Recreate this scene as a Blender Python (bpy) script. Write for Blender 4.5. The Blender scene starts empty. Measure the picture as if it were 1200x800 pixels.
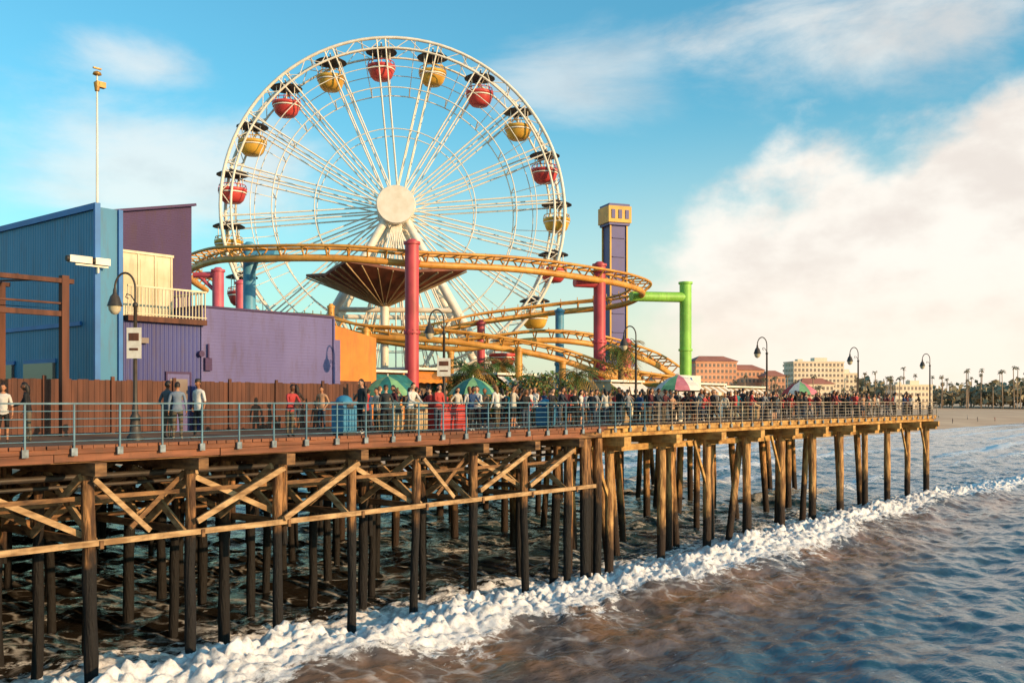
import bpy, bmesh, math, random
import numpy as np
from mathutils import Vector, Matrix, noise
random.seed(11)
R = math.radians
scene = bpy.context.scene

# ------------------------------------------------------------------ pier frame
TH = math.atan2(0.7720, 0.6357)
U = Vector((0.6357, 0.7720, 0)); V = Vector((-0.7720, 0.6357, 0)); P0 = Vector((-12.5, 24.3, 0))
DECK = 6.85
def W(a, b, z=0):
    p = P0 + U * a + V * b
    return Vector((p.x, p.y, z))

# ------------------------------------------------------------------ materials
def lin(c):
    return tuple(((x / 12.92) if x <= 0.04045 else ((x + 0.055) / 1.055) ** 2.4) for x in c)
def H(h):
    h = h.lstrip('#'); return lin(tuple(int(h[i:i+2], 16) / 255 for i in (0, 2, 4)))
def nd(nt, t, **kw):
    n = nt.nodes.new(t)
    for k, v in kw.items():
        if k in n.inputs.keys(): n.inputs[k].default_value = v
        else: setattr(n, k, v)
    return n
def mat(name, c1, c2=None, scale=3.0, rough=0.6, bump=0.0, metal=0.0, stretch=(1, 1, 1), detail=6, contrast=(0.35, 0.65), bscale=None, grime=0.0, bdist=.03):
    m = bpy.data.materials.new(name); m.use_nodes = True; nt = m.node_tree
    bs = nt.nodes['Principled BSDF']
    bs.inputs['Roughness'].default_value = rough; bs.inputs['Metallic'].default_value = metal
    if c2 is None: c2 = tuple(x * 0.7 for x in c1)
    tc = nd(nt, 'ShaderNodeTexCoord'); mp = nd(nt, 'ShaderNodeMapping'); mp.inputs['Scale'].default_value = stretch
    nt.links.new(tc.outputs['Object'], mp.inputs[0])
    nz = nd(nt, 'ShaderNodeTexNoise'); nz.inputs['Scale'].default_value = scale; nz.inputs['Detail'].default_value = detail
    nt.links.new(mp.outputs[0], nz.inputs['Vector'])
    cr = nd(nt, 'ShaderNodeValToRGB')
    cr.color_ramp.elements[0].position = contrast[0]; cr.color_ramp.elements[0].color = (*c1, 1)
    cr.color_ramp.elements[1].position = contrast[1]; cr.color_ramp.elements[1].color = (*c2, 1)
    nt.links.new(nz.outputs[0], cr.inputs[0]); col = cr.outputs[0]
    if grime > 0:
        n3 = nd(nt, 'ShaderNodeTexNoise'); n3.inputs['Scale'].default_value = 1.3; n3.inputs['Detail'].default_value = 10; n3.inputs['Roughness'].default_value = .7
        m3 = nd(nt, 'ShaderNodeMapping'); m3.inputs['Scale'].default_value = (2.5, 2.5, .45); nt.links.new(tc.outputs['Object'], m3.inputs[0]); nt.links.new(m3.outputs[0], n3.inputs['Vector'])
        mr = nd(nt, 'ShaderNodeMapRange'); mr.inputs['From Min'].default_value = .50; mr.inputs['From Max'].default_value = .72; mr.inputs['To Max'].default_value = grime; nt.links.new(n3.outputs[0], mr.inputs['Value'])
        mx = nd(nt, 'ShaderNodeMix', data_type='RGBA'); nt.links.new(mr.outputs[0], mx.inputs[0]); nt.links.new(col, mx.inputs[6]); mx.inputs[7].default_value = (.10, .06, .035, 1); col = mx.outputs[2]
    nt.links.new(col, bs.inputs['Base Color'])
    if bump > 0:
        b = nd(nt, 'ShaderNodeBump'); b.inputs['Strength'].default_value = bump; b.inputs['Distance'].default_value = bdist
        n2 = nd(nt, 'ShaderNodeTexNoise'); n2.inputs['Scale'].default_value = bscale or scale * 4; n2.inputs['Detail'].default_value = 5
        nt.links.new(mp.outputs[0], n2.inputs['Vector']); nt.links.new(n2.outputs[0], b.inputs['Height'])
        nt.links.new(b.outputs[0], bs.inputs['Normal'])
    return m
def siding(name, c1, c2, axis='X', freq=6.0, dist=0.02):
    """painted ribbed / lapped siding with weather streaks"""
    m = mat(name, c1, c2, 0.5, 0.55, 0, 0, (1, 1, 0.35), 8, (0.3, 0.7), None, .45); nt = m.node_tree; bs = nt.nodes['Principled BSDF']
    tc = nd(nt, 'ShaderNodeTexCoord'); wv = nd(nt, 'ShaderNodeTexWave'); wv.bands_direction = axis
    wv.inputs['Scale'].default_value = freq; wv.wave_profile = 'SAW' if axis == 'Z' else 'SIN'
    nt.links.new(tc.outputs['Object'], wv.inputs['Vector'])
    b = nd(nt, 'ShaderNodeBump'); b.inputs['Strength'].default_value = 0.8; b.inputs['Distance'].default_value = dist
    nt.links.new(wv.outputs['Fac'], b.inputs['Height']); nt.links.new(b.outputs[0], bs.inputs['Normal'])
    return m

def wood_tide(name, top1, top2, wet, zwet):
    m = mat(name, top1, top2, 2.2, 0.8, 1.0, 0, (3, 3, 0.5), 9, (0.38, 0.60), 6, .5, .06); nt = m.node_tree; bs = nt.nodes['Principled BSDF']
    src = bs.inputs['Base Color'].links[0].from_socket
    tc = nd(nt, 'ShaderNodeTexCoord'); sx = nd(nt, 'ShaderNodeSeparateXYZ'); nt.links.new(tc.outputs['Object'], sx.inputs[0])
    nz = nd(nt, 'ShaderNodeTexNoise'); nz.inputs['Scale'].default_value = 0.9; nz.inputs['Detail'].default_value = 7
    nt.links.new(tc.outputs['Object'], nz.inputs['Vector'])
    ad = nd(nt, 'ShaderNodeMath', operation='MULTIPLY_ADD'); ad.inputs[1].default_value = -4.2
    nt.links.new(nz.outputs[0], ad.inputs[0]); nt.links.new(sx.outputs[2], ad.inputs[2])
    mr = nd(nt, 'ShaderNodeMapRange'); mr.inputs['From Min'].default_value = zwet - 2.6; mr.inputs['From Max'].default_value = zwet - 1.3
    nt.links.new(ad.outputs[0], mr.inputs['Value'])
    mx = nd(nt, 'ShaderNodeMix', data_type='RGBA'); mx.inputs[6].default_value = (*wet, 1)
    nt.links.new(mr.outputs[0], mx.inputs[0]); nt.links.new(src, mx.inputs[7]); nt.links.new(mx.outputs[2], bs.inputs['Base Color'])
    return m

M = {}
M['pile'] = wood_tide('pile_timber', H('#b08050'), H('#4e3420'), H('#120e0c'), 4.3)  # tide stain; wet tone also darkened to paint in shade under the deck
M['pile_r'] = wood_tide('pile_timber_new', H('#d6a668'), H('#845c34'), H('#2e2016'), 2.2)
M['timber'] = mat('old_timber', H('#9c744c'), H('#4c3522'), 1.5, 0.85, 0.5, 0, (1, 1, 4), 8, (.35, .65), None, .5)
M['timber_lt'] = mat('weathered_timber', H('#caa87c'), H('#8a6a46'), 1.5, 0.85, 0.4, 0, (1, 1, 4), 8, (.35, .65), None, .5)
M['timber_y'] = mat('cap_timber', H('#d2a660'), H('#906634'), 1.2, 0.8, 0.4, 0, (1, 1, 3), 9, (.35, .65), None, .6)
M['fascia'] = mat('fascia_timber', H('#945f44'), H('#5c3828'), 0.8, 0.8, 0.4, 0, (0.5, 1, 6), 8, (.35, .65), None, .5)
M['deck'] = mat('deck_planks', H('#8a6448'), H('#5c4232'), 0.8, 0.85, 0.4, 0, (6, 0.6, 1), 6)
M['rail'] = mat('rail_paint', H('#5f8a9c'), H('#44697a'), 2, 0.45, 0, 0, (1, 1, 1), 6, (.35, .65), None, .4)
M['rail_r'] = mat('rail_sunlit', H('#b8a890'), H('#85796a'), 2, 0.5)  # far stretch of rail, its sunlit paleness put into the colour
M['bracket'] = mat('bracket_steel', H('#8f9ea6'), H('#5e6a70'), 5, 0.5)
M['white'] = mat('cream_paint', H('#f2ecde'), H('#e2d8c4'), 1.5, 0.45)
M['yellow'] = mat('track_yellow', H('#e2a850'), H('#c48634'), 1, 0.45, 0, 0, (1, 1, 1), 6, (.35, .65), None, .45)
M['gyel'] = mat('gondola_yellow', H('#e6b84a'), H('#c49334'), 1, 0.4, 0, 0, (1, 1, 1), 6, (.35, .65), None, .3)
M['gred'] = mat('gondola_red', H('#d8504a'), H('#b83a38'), 1, 0.4, 0, 0, (1, 1, 1), 6, (.35, .65), None, .3)
M['dark'] = mat('dark_canopy', H('#3a322e'), H('#26211f'), 1, 0.6)
M['red'] = mat('column_red', H('#d04e58'), H('#b04048'), 0.8, 0.5, 0, 0, (1, 1, 1), 6, (.35, .65), None, .4)
M['pink'] = mat('column_pink', H('#d4667a'), H('#b85268'), 0.8, 0.5, 0, 0, (1, 1, 1), 6, (.35, .65), None, .4)
M['blue'] = mat('column_blue', H('#5fa8c6'), H('#4a8eac'), 0.8, 0.5, 0, 0, (1, 1, 1), 6, (.35, .65), None, .4)
M['green'] = mat('column_green', H('#9ada58'), H('#80bc46'), 0.8, 0.5, 0, 0, (1, 1, 1), 6, (.35, .65), None, .4)
M['purple'] = siding('purple_siding', H('#7873a6'), H('#686294'), 'Z', 2.4, 0.03)
M['purple_d'] = siding('dark_purple_siding', H('#5e4a74'), H('#503e60'), 'Z', 3.2, 0.04)
M['purple_l'] = siding('lower_purple_siding', H('#4c508c'), H('#40427a'), 'X', 1.8, 0.04)
M['teal'] = siding('blue_siding', H('#438cb2'), H('#347a9e'), 'Y', 1.6, 0.02)
M['bluetrim'] = mat('blue_trim', H('#2f7ac0'), H('#2868a8'), 1, 0.5)
M['creamwall'] = mat('cream_wall', H('#e4d8ba'), H('#ccbc98'), 0.8, 0.6, 0, 0, (1, 1, 1), 6, (.35, .65), None, .3)
M['brown'] = mat('brown_fence', H('#6e4432'), H('#4d2f24'), 1.0, 0.8, 0.3, 0, (4, 4, 0.4), 6)
M['orange'] = mat('orange_panel', H('#e08a30'), H('#cc7424'), 0.8, 0.5, 0, 0, (1, 1, 1), 6, (.35, .65), None, .4)
M['iron'] = mat('lamp_iron', H('#4a4038'), H('#33302c'), 3, 0.5)
M['gold'] = mat('brass', H('#c89a50'), H('#9a7238'), 3, 0.4, 0, 0.3)
M['glass'] = mat('lamp_glass', H('#d8cfb8'), H('#c4b898'), 3, 0.2)
M['tower'] = mat('tower_purple', H('#4a4a90'), H('#3c3c7c'), 0.5, 0.5, 0, 0, (1, 1, 1), 6, (.35, .65), None, .35)
M['ywall'] = mat('tower_yellow', H('#e0b040'), H('#c89430'), 0.5, 0.5, 0, 0, (1, 1, 1), 6, (.35, .65), None, .35)
M['thatch'] = mat('canopy_rust', H('#8a4c36'), H('#5c3022'), 1, 0.7, 0.3)
M['frond'] = mat('palm_frond', H('#5f7a34'), H('#3a5524'), 2, 0.6)
M['frond_dry'] = mat('dry_frond', H('#b08c48'), H('#846632'), 2, 0.7)
M['trunk'] = mat('palm_trunk', H('#7c6448'), H('#55432e'), 4, 0.9, 0.5)
M['sand'] = mat('sand', H('#e8c29c'), H('#d2a884'), 0.05, 0.95, 0.2, 0, (1, 1, 1), 10)
M['terra'] = mat('terracotta_wall', H('#dca686'), H('#cc9272'), 0.05, 0.8)  # far walls and roofs lightened: aerial haze put into their colours
M['roof'] = mat('tile_roof', H('#c07e68'), H('#a66a58'), 0.1, 0.8)
M['stucco'] = mat('stucco_wall', H('#e8dac4'), H('#dccab0'), 0.05, 0.8)
M['window'] = mat('window_glass', H('#8c7c72'), H('#766860'), 0.2, 0.2)  # glass kept pale, distance haze painted into its colour
M['binblue'] = mat('bin_blue', H('#3f8ab0'), H('#2f7294'), 2, 0.5)
M['binred'] = mat('bin_red', H('#c03028'), H('#a02420'), 2, 0.5)
M['beige'] = mat('bin_beige', H('#c4a880'), H('#a88c66'), 2, 0.6)
M['umg'] = mat('canvas_green', H('#8ec08a'), H('#76a874'), 3, 0.7)
M['umw'] = mat('canvas_white', H('#efe6dc'), H('#ddd2c4'), 3, 0.7)
M['ump'] = mat('canvas_pink', H('#e08a94'), H('#cc707c'), 3, 0.7)
M['umr'] = mat('canvas_red', H('#c84a44'), H('#b03c38'), 3, 0.7)
M['teals'] = mat('canvas_teal', H('#2e7e7a'), H('#246460'), 3, 0.7)
M['signw'] = mat('sign_white', H('#e8e4da'), H('#d6d0c2'), 6, 0.5)

# ------------------------------------------------------------------ mesh builder
class MB:
    def __init__(s): s.v = []; s.f = []; s.m = []; s.s = []
    def add(s, vs, fs, mi=0, sm=False):
        o = len(s.v); s.v.extend([tuple(v) for v in vs])
        for f in fs: s.f.append(tuple(i + o for i in f)); s.m.append(mi); s.s.append(sm)
    def box(s, c, d, mi=0, rz=0.0):
        cx, cy, cz = c; x, y, z = d[0] / 2, d[1] / 2, d[2] / 2
        cs, sn = math.cos(rz), math.sin(rz); vs = []
        for k in (-z, z):
            for (i, j) in ((-x, -y), (x, -y), (x, y), (-x, y)):
                vs.append((cx + i * cs - j * sn, cy + i * sn + j * cs, cz + k))
        s.add(vs, [(3, 2, 1, 0), (4, 5, 6, 7), (0, 1, 5, 4), (1, 2, 6, 5), (2, 3, 7, 6), (3, 0, 4, 7)], mi)
    def bx(s, x0, x1, y0, y1, z0, z1, mi=0):
        s.box(((x0 + x1) / 2, (y0 + y1) / 2, (z0 + z1) / 2), (abs(x1 - x0), abs(y1 - y0), abs(z1 - z0)), mi)
    def beam(s, p, q, w, h, mi=0):
        p = Vector(p); q = Vector(q); d = (q - p).normalized()
        up = Vector((0, 0, 1)) if abs(d.z) < 0.95 else Vector((0, 1, 0))
        sd = d.cross(up).normalized(); up = sd.cross(d).normalized(); vs = []
        for c in (p, q):
            for (i, j) in ((-1, -1), (1, -1), (1, 1), (-1, 1)): vs.append(c + sd * (w / 2 * i) + up * (h / 2 * j))
        s.add(vs, [(0, 1, 2, 3), (7, 6, 5, 4), (0, 4, 5, 1), (1, 5, 6, 2), (2, 6, 7, 3), (3, 7, 4, 0)], mi)
    def cyl(s, p, q, r1, r2=None, n=10, mi=0, caps=True):
        if r2 is None: r2 = r1
        p = Vector(p); q = Vector(q); d = (q - p).normalized()
        a = Vector((0, 0, 1)) if abs(d.z) < 0.9 else Vector((1, 0, 0))
        e1 = d.cross(a).normalized(); e2 = d.cross(e1); vs = []
        for c, r in ((p, r1), (q, r2)):
            for i in range(n):
                t = 2 * math.pi * i / n; vs.append(c + e1 * (r * math.cos(t)) + e2 * (r * math.sin(t)))
        s.add(vs, [(i, n + i, n + (i + 1) % n, (i + 1) % n) for i in range(n)], mi, True)
        if caps: s.add(vs, [tuple(range(n)), tuple(range(2 * n - 1, n - 1, -1))], mi)
    def tube(s, pts, r, n=8, mi=0, closed=False):
        pts = [Vector(p) for p in pts]; N = len(pts); vs = []; rr = r if isinstance(r, (list, tuple)) else [r] * N
        prev = None
        for i, p in enumerate(pts):
            if closed: t = pts[(i + 1) % N] - pts[i - 1]
            else: t = pts[min(i + 1, N - 1)] - pts[max(i - 1, 0)]
            t.normalize()
            if prev is None:
                a = Vector((0, 0, 1)) if abs(t.z) < 0.9 else Vector((0, 1, 0)); e = t.cross(a).normalized()
            else:
                e = (prev - t * prev.dot(t)).normalized()
            prev = e; g = t.cross(e)
            for k in range(n):
                w = 2 * math.pi * k / n; vs.append(p + e * (rr[i] * math.cos(w)) + g * (rr[i] * math.sin(w)))
        fs = []
        for i in range(N if closed else N - 1):
            j = (i + 1) % N
            for k in range(n): fs.append((i * n + k, j * n + k, j * n + (k + 1) % n, i * n + (k + 1) % n))
        s.add(vs, fs, mi, True)
    def lathe(s, c, prof, n=16, mi=0, sm=True):
        c = Vector(c); vs = []
        for (r, z) in prof:
            for k in range(n):
                w = 2 * math.pi * k / n; vs.append(c + Vector((r * math.cos(w), r * math.sin(w), z)))
        fs = [(i * n + k, i * n + (k + 1) % n, (i + 1) * n + (k + 1) % n, (i + 1) * n + k) for i in range(len(prof) - 1) for k in range(n)]
        s.add(vs, fs, mi, sm)
    def obj(s, name, mats, parent=None, pier=False, loc=None, rz=0):
        me = bpy.data.meshes.new(name); me.from_pydata(s.v, [], s.f)
        for m in mats: me.materials.append(M[m] if isinstance(m, str) else m)
        me.polygons.foreach_set('material_index', s.m); me.polygons.foreach_set('use_smooth', s.s); me.update()
        ob = bpy.data.objects.new(name, me); scene.collection.objects.link(ob)
        if parent is not None: ob.parent = parent
        if pier: ob.location = P0; ob.rotation_euler[2] = TH
        if loc is not None: ob.location = loc; ob.rotation_euler[2] = rz
        return ob
def empty(name, pier=False, loc=None, rz=0):
    e = bpy.data.objects.new(name, None); scene.collection.objects.link(e)
    if pier: e.location = P0; e.rotation_euler[2] = TH
    if loc is not None: e.location = loc; e.rotation_euler[2] = rz
    return e

# ------------------------------------------------------------------ pier
pier = empty('pier', pier=True)
mb = MB()
random.seed(3)
mb.bx(-46, 74, 0.02, 46, DECK - 0.14, DECK, 0)
mb.bx(-70, 40, 46, 84, DECK - 0.14, DECK, 0)
mb.obj('deck', ['deck'], pier)
mb = MB()
x = -46
while x < 26:            # fascia planks, left part
    L = 4.9
    mb.bx(x + .01, min(x + L, 26) - .01, -0.10, 0.0, DECK - 0.20, DECK + 0.02, 0)
    o = random.uniform(-.012, .012)
    mb.bx(x + .01 - 1.7, min(x + L, 26) - 1.72, -0.07 + o, 0.0, DECK - 0.42 + o, DECK - 0.215, 0)
    x += L
while x < 74:
    mb.bx(x + .01, min(x + 5.1, 74.05) - .01, -0.10, 0.0, DECK - 0.26, DECK + 0.02, 1); x += 5.1
for i in range(300):      # plank ends proud of the stringer
    a = -20 + i * .31
    if a > 73.8: break
    mb.bx(a, a + .28, -.12 - random.uniform(0, .05), -.101, DECK - .07, DECK + .015, 0 if a < 26 else 1)
mb.bx(74.06, 74.16, -0.1, 46, DECK - 0.30, DECK + 0.02, 1)
mb.obj('deck_edge', ['fascia', 'timber_y'], pier)
bentsL = [2.4 + 3.07 * i for i in range(-14, 8)]
bentsR = [27.3 + 4.62 * i for i in range(0, 11)]
rows = [0.35, 3.1, 6.0, 9.0, 12, 15.5, 19, 23, 28, 34, 40, 45]
pl = MB(); br = MB()
for a in bentsL:
    for bi, b in enumerate(rows + [50, 55, 60, 66]):
        if bi > 0 and random.random() < (0.30 if bi < 7 else .1): continue
        da, db = random.uniform(-.2, .2), random.uniform(-.06, .06)
        r = random.uniform(.14, .19)
        zs = [-1.5, .2, 1.2, 2.2, 3.2, 4.2, 5.2, DECK - .75]; pts = []
        for q, z in enumerate(zs):
            f = 1 - (z + 1.5) / (DECK + .75); j_ = .02 if 0 < q < 7 else 0
            pts.append((a + da * f + random.uniform(-j_, j_), b + db * f + random.uniform(-j_, j_), z))
        pl.tube(pts, [r * random.uniform(.88, 1.1) for _ in zs], 10, 0)
        if bi < 3 and random.random() < .5:      # sistered post
            pl.tube([(a + .32, b + .05, random.uniform(2.4, 4)), (a + .3, b + .05, DECK - .75)], .10, 8, 0)
    br.bx(a - .16, a + .16, -0.28 - random.uniform(0, .12), 46, DECK - 0.80, DECK - 0.46, 0)    # cap
    for i in range(len(rows) - 1):
        b0, b1 = rows[i], rows[i + 1]
        if i < 8:
            z0, z1 = 4.25, DECK - 0.85
            if (i + int(a)) % 2: z0, z1 = z1, z0
            br.beam((a + .20, b0, z0), (a + .20, b1, z1), .09, .22, 1 if i < 2 else 0)
            if i < 5: br.beam((a - .20, b0, z1), (a - .20, b1, z0), .09, .20, 1 if i < 1 else 0)
    br.bx(a + .17, a + .27, 0, 30, 4.1, 4.32, 0)
    if random.random() < .5: br.bx(a - .3, a - .2, -.1, 9, 5.3, 5.45, 0)
for j, b in enumerate([0.10, 0.7, 1.4, 2.2, 3.0, 4, 5, 6, 7, 8.2, 9.4, 11, 13, 15, 17, 20, 23, 26, 30, 35, 40, 45]):
    br.bx(-46, 26, b - .06, b + .06, DECK - 0.455, DECK - 0.15, 0)
    br.bx(26, 74, b - .08, b + .08, DECK - 0.455, DECK - 0.15, 2)
for b, mi in ((0.10, 1), (6.22, 0), (12.25, 0)):
    br.bx(-46, 25.6, b - .05, b + .05, 4.18, 4.34, mi)
br.bx(-46, 25.6, 0.62, 0.72, 5.35, 5.47, 0)
for i in range(len(bentsL) - 1):
    a0, a1 = bentsL[i], bentsL[i + 1]
    z0, z1 = 4.45, DECK - 0.9
    k = i % 4; jz = random.uniform(-.15, .15)
    if k in (0, 3): br.beam((a0, -.02, z0 + jz), (a1, -.02, z1), .07, .17, 1)
    if k in (1, 3): br.beam((a0, .66, z1), (a1, .66, z0 + jz), .07, .16, 1)
    if k == 2: br.beam((a0, .0, z1), (a0 + 1.6, 0, z0), .07, .14, 1); br.beam((a1, .66, z1), (a1 - 1.7, .66, z0 + jz), .07, .14, 0)
    for b in (3.3, 6.3, 9.3, 12.3):
        if (i + int(b)) % 2: br.beam((a0, b, z0), (a1, b, z1), .08, .18, 0)
        else: br.beam((a0, b, z1), (a1, b, z0), .08, .18, 0)
        if i % 3 == int(b) % 3: br.beam((a0, b + .15, z0), (a1, b + .15, z1), .08, .15, 1)
    br.bx(a0 + .1, a1 - .1, 3.5, 3.62, 4.9, 5.02, 0)
    br.bx(a0 + .1, a1 - .1, 1.5, 1.62, 5.15, 5.27, 0)
br.cyl((-46, 1.8, 5.9), (26, 1.8, 5.9), .09, None, 8, 3)
br.cyl((-46, 2.3, 5.6), (26, 2.3, 5.6), .06, None, 8, 3)
for a in bentsR:
    rr = [0.5, 2.8, 6.2, 10, 14.5, 19, 24, 31, 38, 45]
    for bi, b in enumerate(rr):
        if bi > 0 and random.random() < .36: continue
        r = random.uniform(.20, .25)
        da = random.uniform(-.15, .15)
        k = random.random()
        if bi > 0 and k < .35: da = random.choice((-1, 1)) * random.uniform(.5, 1.2)
        zs = [-1.5, .2, 1.5, 3, 4.5, DECK - .88]
        pl.tube([(a + da * (1 - (z + 1.5) / 7.5) + (random.uniform(-.03, .03) if z < 5 else 0), b, z) for z in zs], [r * random.uniform(.93, 1.08) for _ in zs], 10, 1)
    if a < 42:
        b = random.uniform(1, 4); da = random.choice((-1.6, 1.6, 1.2))
        pl.tube([(a + da, b, -1.5), (a + .3, b, DECK - 0.88)], .20, 10, 1)
    br.bx(a - .36, a - .05, -0.55, 46, DECK - 0.88, DECK - 0.46, 2)
    br.bx(a + .05, a + .36, -0.45, 46, DECK - 0.86, DECK - 0.46, 2)
    br.bx(a - .2, a + .2, -0.30, 0.9, DECK - 1.10, DECK - 0.885, 2)
    br.beam((a - .1, .5, 3.6), (a - 1.4, .5, DECK - .9), .12, .16, 2) if random.random() < .35 else None
for (a, b, da) in ((25.0, .3, .05), (25.5, .5, 0), (26.1, .3, -.1), (26.4, 1.1, .5), (24.7, 1.5, -.4)):
    pl.tube([(a + da, b, -1.5), (a, b, DECK - .5)], .2, 10, 0)
br.bx(24.6, 74, .9, 1.06, DECK - 1.2, DECK - .9, 2)
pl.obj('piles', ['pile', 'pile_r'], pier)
br.obj('bracing', ['timber', 'timber_lt', 'timber_y', 'iron'], pier)

# railing
rl = MB()
for i in range(-30, 60):
    a = 0.52 + 1.25 * i
    if a < -40 or a > 74: continue
    mi = 0 if a < 30 else 1
    rl.box((a, -0.17, DECK + 0.42), (.045, .04, 1.32), mi)
    rl.box((a, -0.185, DECK - 0.15), (.16, .05, .20), 2)
for a0, a1, mi in ((-40, 30, 0), (30, 74.1, 1)):
    rl.bx(a0, a1, -.205, -.135, DECK + 1.07, DECK + 1.115, mi)
    for z in (.90, .70, .50, .30, .13):
        rl.cyl((a0, -.17, DECK + z), (a1, -.17, DECK + z), .013, None, 6, mi)
for i in range(0, 36):
    rl.box((74.2, -0.13 + 1.25 * i, DECK + .5), (.05, .055, 1.2), 1)
rl.bx(74.16, 74.24, -.09, 45, DECK + 1.06, DECK + 1.12, 1)
for z in (.90, .70, .50, .30, .13): rl.cyl((74.2, -.13, DECK + z), (74.2, 45, DECK + z), .016, None, 6, 1)
rl.obj('pier_railing', ['rail', 'rail_r', 'bracket'], pier=True)

# ------------------------------------------------------------------ left buildings
def wedge(mb, a0, a1, b0, b1, z0, zt0, zt1, mi):
    vs = [(a0, b0, z0), (a1, b0, z0), (a1, b1, z0), (a0, b1, z0), (a0, b0, zt0), (a1, b0, zt1), (a1, b1, zt1), (a0, b1, zt0)]
    mb.add(vs, [(3, 2, 1, 0), (4, 5, 6, 7), (0, 1, 5, 4), (1, 2, 6, 5), (2, 3, 7, 6), (3, 0, 4, 7)], mi)
bb = empty('blue_building', pier=True)
m = MB(); m.bx(7.2, 8.2, 9.0, 30, DECK, DECK + 8.1, 0); m.bx(8.2, 12.2, 18.2, 30, DECK, DECK + 8.1, 0); m.obj('walls', ['teal'], bb)
m = MB(); m.bx(7.1, 7.18, 8.94, 30, DECK + 8.0, DECK + 8.22, 0); m.bx(7.1, 7.3, 8.86, 8.98, DECK, DECK + 8.22, 0)
m.bx(7.12, 7.19, 10, 30, DECK + 3.9, DECK + 4.05, 0)
m.bx(8.02, 8.18, 8.9, 8.98, DECK, DECK + 8.1, 0)
m.obj('trim', ['bluetrim'], bb)
m = MB()
for i in range(4):
    m.bx(7.08, 7.19, 12.0 + i * 3.4, 14.4 + i * 3.4, DECK + .2, DECK + 2.6, 0)
    m.bx(7.13, 7.195, 11.9 + i * 3.4, 14.5 + i * 3.4, DECK + 2.6, DECK + 2.75, 1)
m.obj('windows', ['window', 'bluetrim'], bb)
pb = empty('purple_building', pier=True)
m = MB(); wedge(m, 8.25, 12.35, 11.0, 18, DECK + 4.2, DECK + 8.25, DECK + 9.15, 0); m.obj('upper_storey', ['purple_d'], pb)
m = MB(); m.bx(8.25, 11.45, 9.0, 18, DECK, DECK + 4.1, 0); m.obj('lower_storey', ['purple_l'], pb)
m = MB(); m.beam((8.2, 10.9, DECK + 8.28), (12.45, 10.9, DECK + 9.2), .2, .10, 0)
m.obj('parapet', ['purple_d'], pb)
m = MB(); m.bx(8.3, 11.6, 8.75, 10.98, DECK + 4.1, DECK + 4.3, 0)      # balcony slab
for i in range(24): m.bx(8.3 + i * .14, 8.33 + i * .14, 8.78, 8.81, DECK + 4.3, DECK + 5.35, 1)
m.bx(8.3, 11.6, 8.76, 8.83, DECK + 5.35, DECK + 5.42, 1); m.bx(8.3, 11.6, 8.77, 8.82, DECK + 4.36, DECK + 4.4, 1)
for i in range(8): m.bx(11.55, 11.58, 8.85 + i * .28, 8.88 + i * .28, DECK + 4.3, DECK + 5.34, 1)
m.bx(11.53, 11.6, 8.83, 10.98, DECK + 5.35, DECK + 5.42, 1)
m.obj('balcony', ['brown', 'creamwall'], pb)
m = MB(); m.bx(8.45, 11.4, 10.9, 10.997, DECK + 4.3, DECK + 6.9, 0)
for i in range(5): m.bx(8.45 + i * .72, 8.52 + i * .72, 10.86, 10.9, DECK + 4.3, DECK + 6.9, 0)
for i in range(4): m.bx(8.58 + i * .72, 9.1 + i * .72, 10.885, 10.899, DECK + 4.5, DECK + 6.7, 0)
m.bx(8.4, 11.45, 10.84, 10.9, DECK + 6.9, DECK + 7.0, 0)
m.obj('upper_doors', ['creamwall'], pb)
m = MB(); m.bx(10.0, 10.95, 8.95, 8.997, DECK, DECK + 2.2, 0); m.bx(9.93, 10.0, 8.93, 8.997, DECK, DECK + 2.28, 1); m.bx(10.95, 11.02, 8.93, 8.997, DECK, DECK + 2.28, 1); m.bx(10.0, 10.95, 8.93, 8.997, DECK + 2.2, DECK + 2.28, 1)
m.bx(10.1, 10.85, 8.93, 8.95, DECK + 1.2, DECK + 2.0, 2)
m.box((9.0, 8.9, DECK + 3.4), (.3, .2, .2), 2)
m.obj('door', ['purple', 'purple_d', 'window'], pb)
pw = empty('purple_wall_building', pier=True)
m = MB(); m.bx(11.5, 18.1, 9.0, 14, DECK, DECK + 4.82, 0); m.obj('walls', ['purple'], pw)
m = MB(); m.bx(11.46, 18.16, 8.94, 14.05, DECK + 4.82, DECK + 4.9, 0)
m.bx(18.1, 18.9, 9.4, 14, DECK, DECK + 3.9, 1); m.bx(18.12, 18.2, 8.93, 9.4, DECK + .4, DECK + 4.8, 1)
m.cyl((18.32, 9.3, DECK), (18.32, 9.3, DECK + 4.7), .06, None, 8, 0)
m.obj('roof_trim', ['purple_d', 'purple'], pw)
m = MB(); m.box((11.75, 8.93, DECK + 2.6), (.3, .12, .5), 0); m.box((11.75, 8.9, DECK + 3.1), (.06, .06, .6), 0)
m.cyl((11.4, 8.8, DECK + 3.0), (11.4, 8.95, DECK + 3.0), .12, None, 12, 0)
m.obj('utility_box', ['purple_d'], pw)

# fence of vertical boards
fn = MB(); a = -6.0
random.seed(5)
while a < 19.5:
    w = .19
    if not (9.9 < a < 10.9):
        fn.bx(a, a + w, 8.2, 8.235, DECK + .06, DECK + 1.90 + random.uniform(-.02, .02), 0)
        if int(a * 10) % 24 < 2: fn.bx(a - .02, a + .1, 8.12, 8.195, DECK, DECK + 2.02, 0)
    a += w + .012
fn.bx(-6, 9.9, 8.24, 8.29, DECK + .5, DECK + .62, 0); fn.bx(-6, 9.9, 8.24, 8.29, DECK + 1.6, DECK + 1.72, 0)
fn.bx(10.9, 19.5, 8.24, 8.29, DECK + 1.6, DECK + 1.72, 0)
fn.obj('wooden_fence', ['brown'], pier=True)

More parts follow.
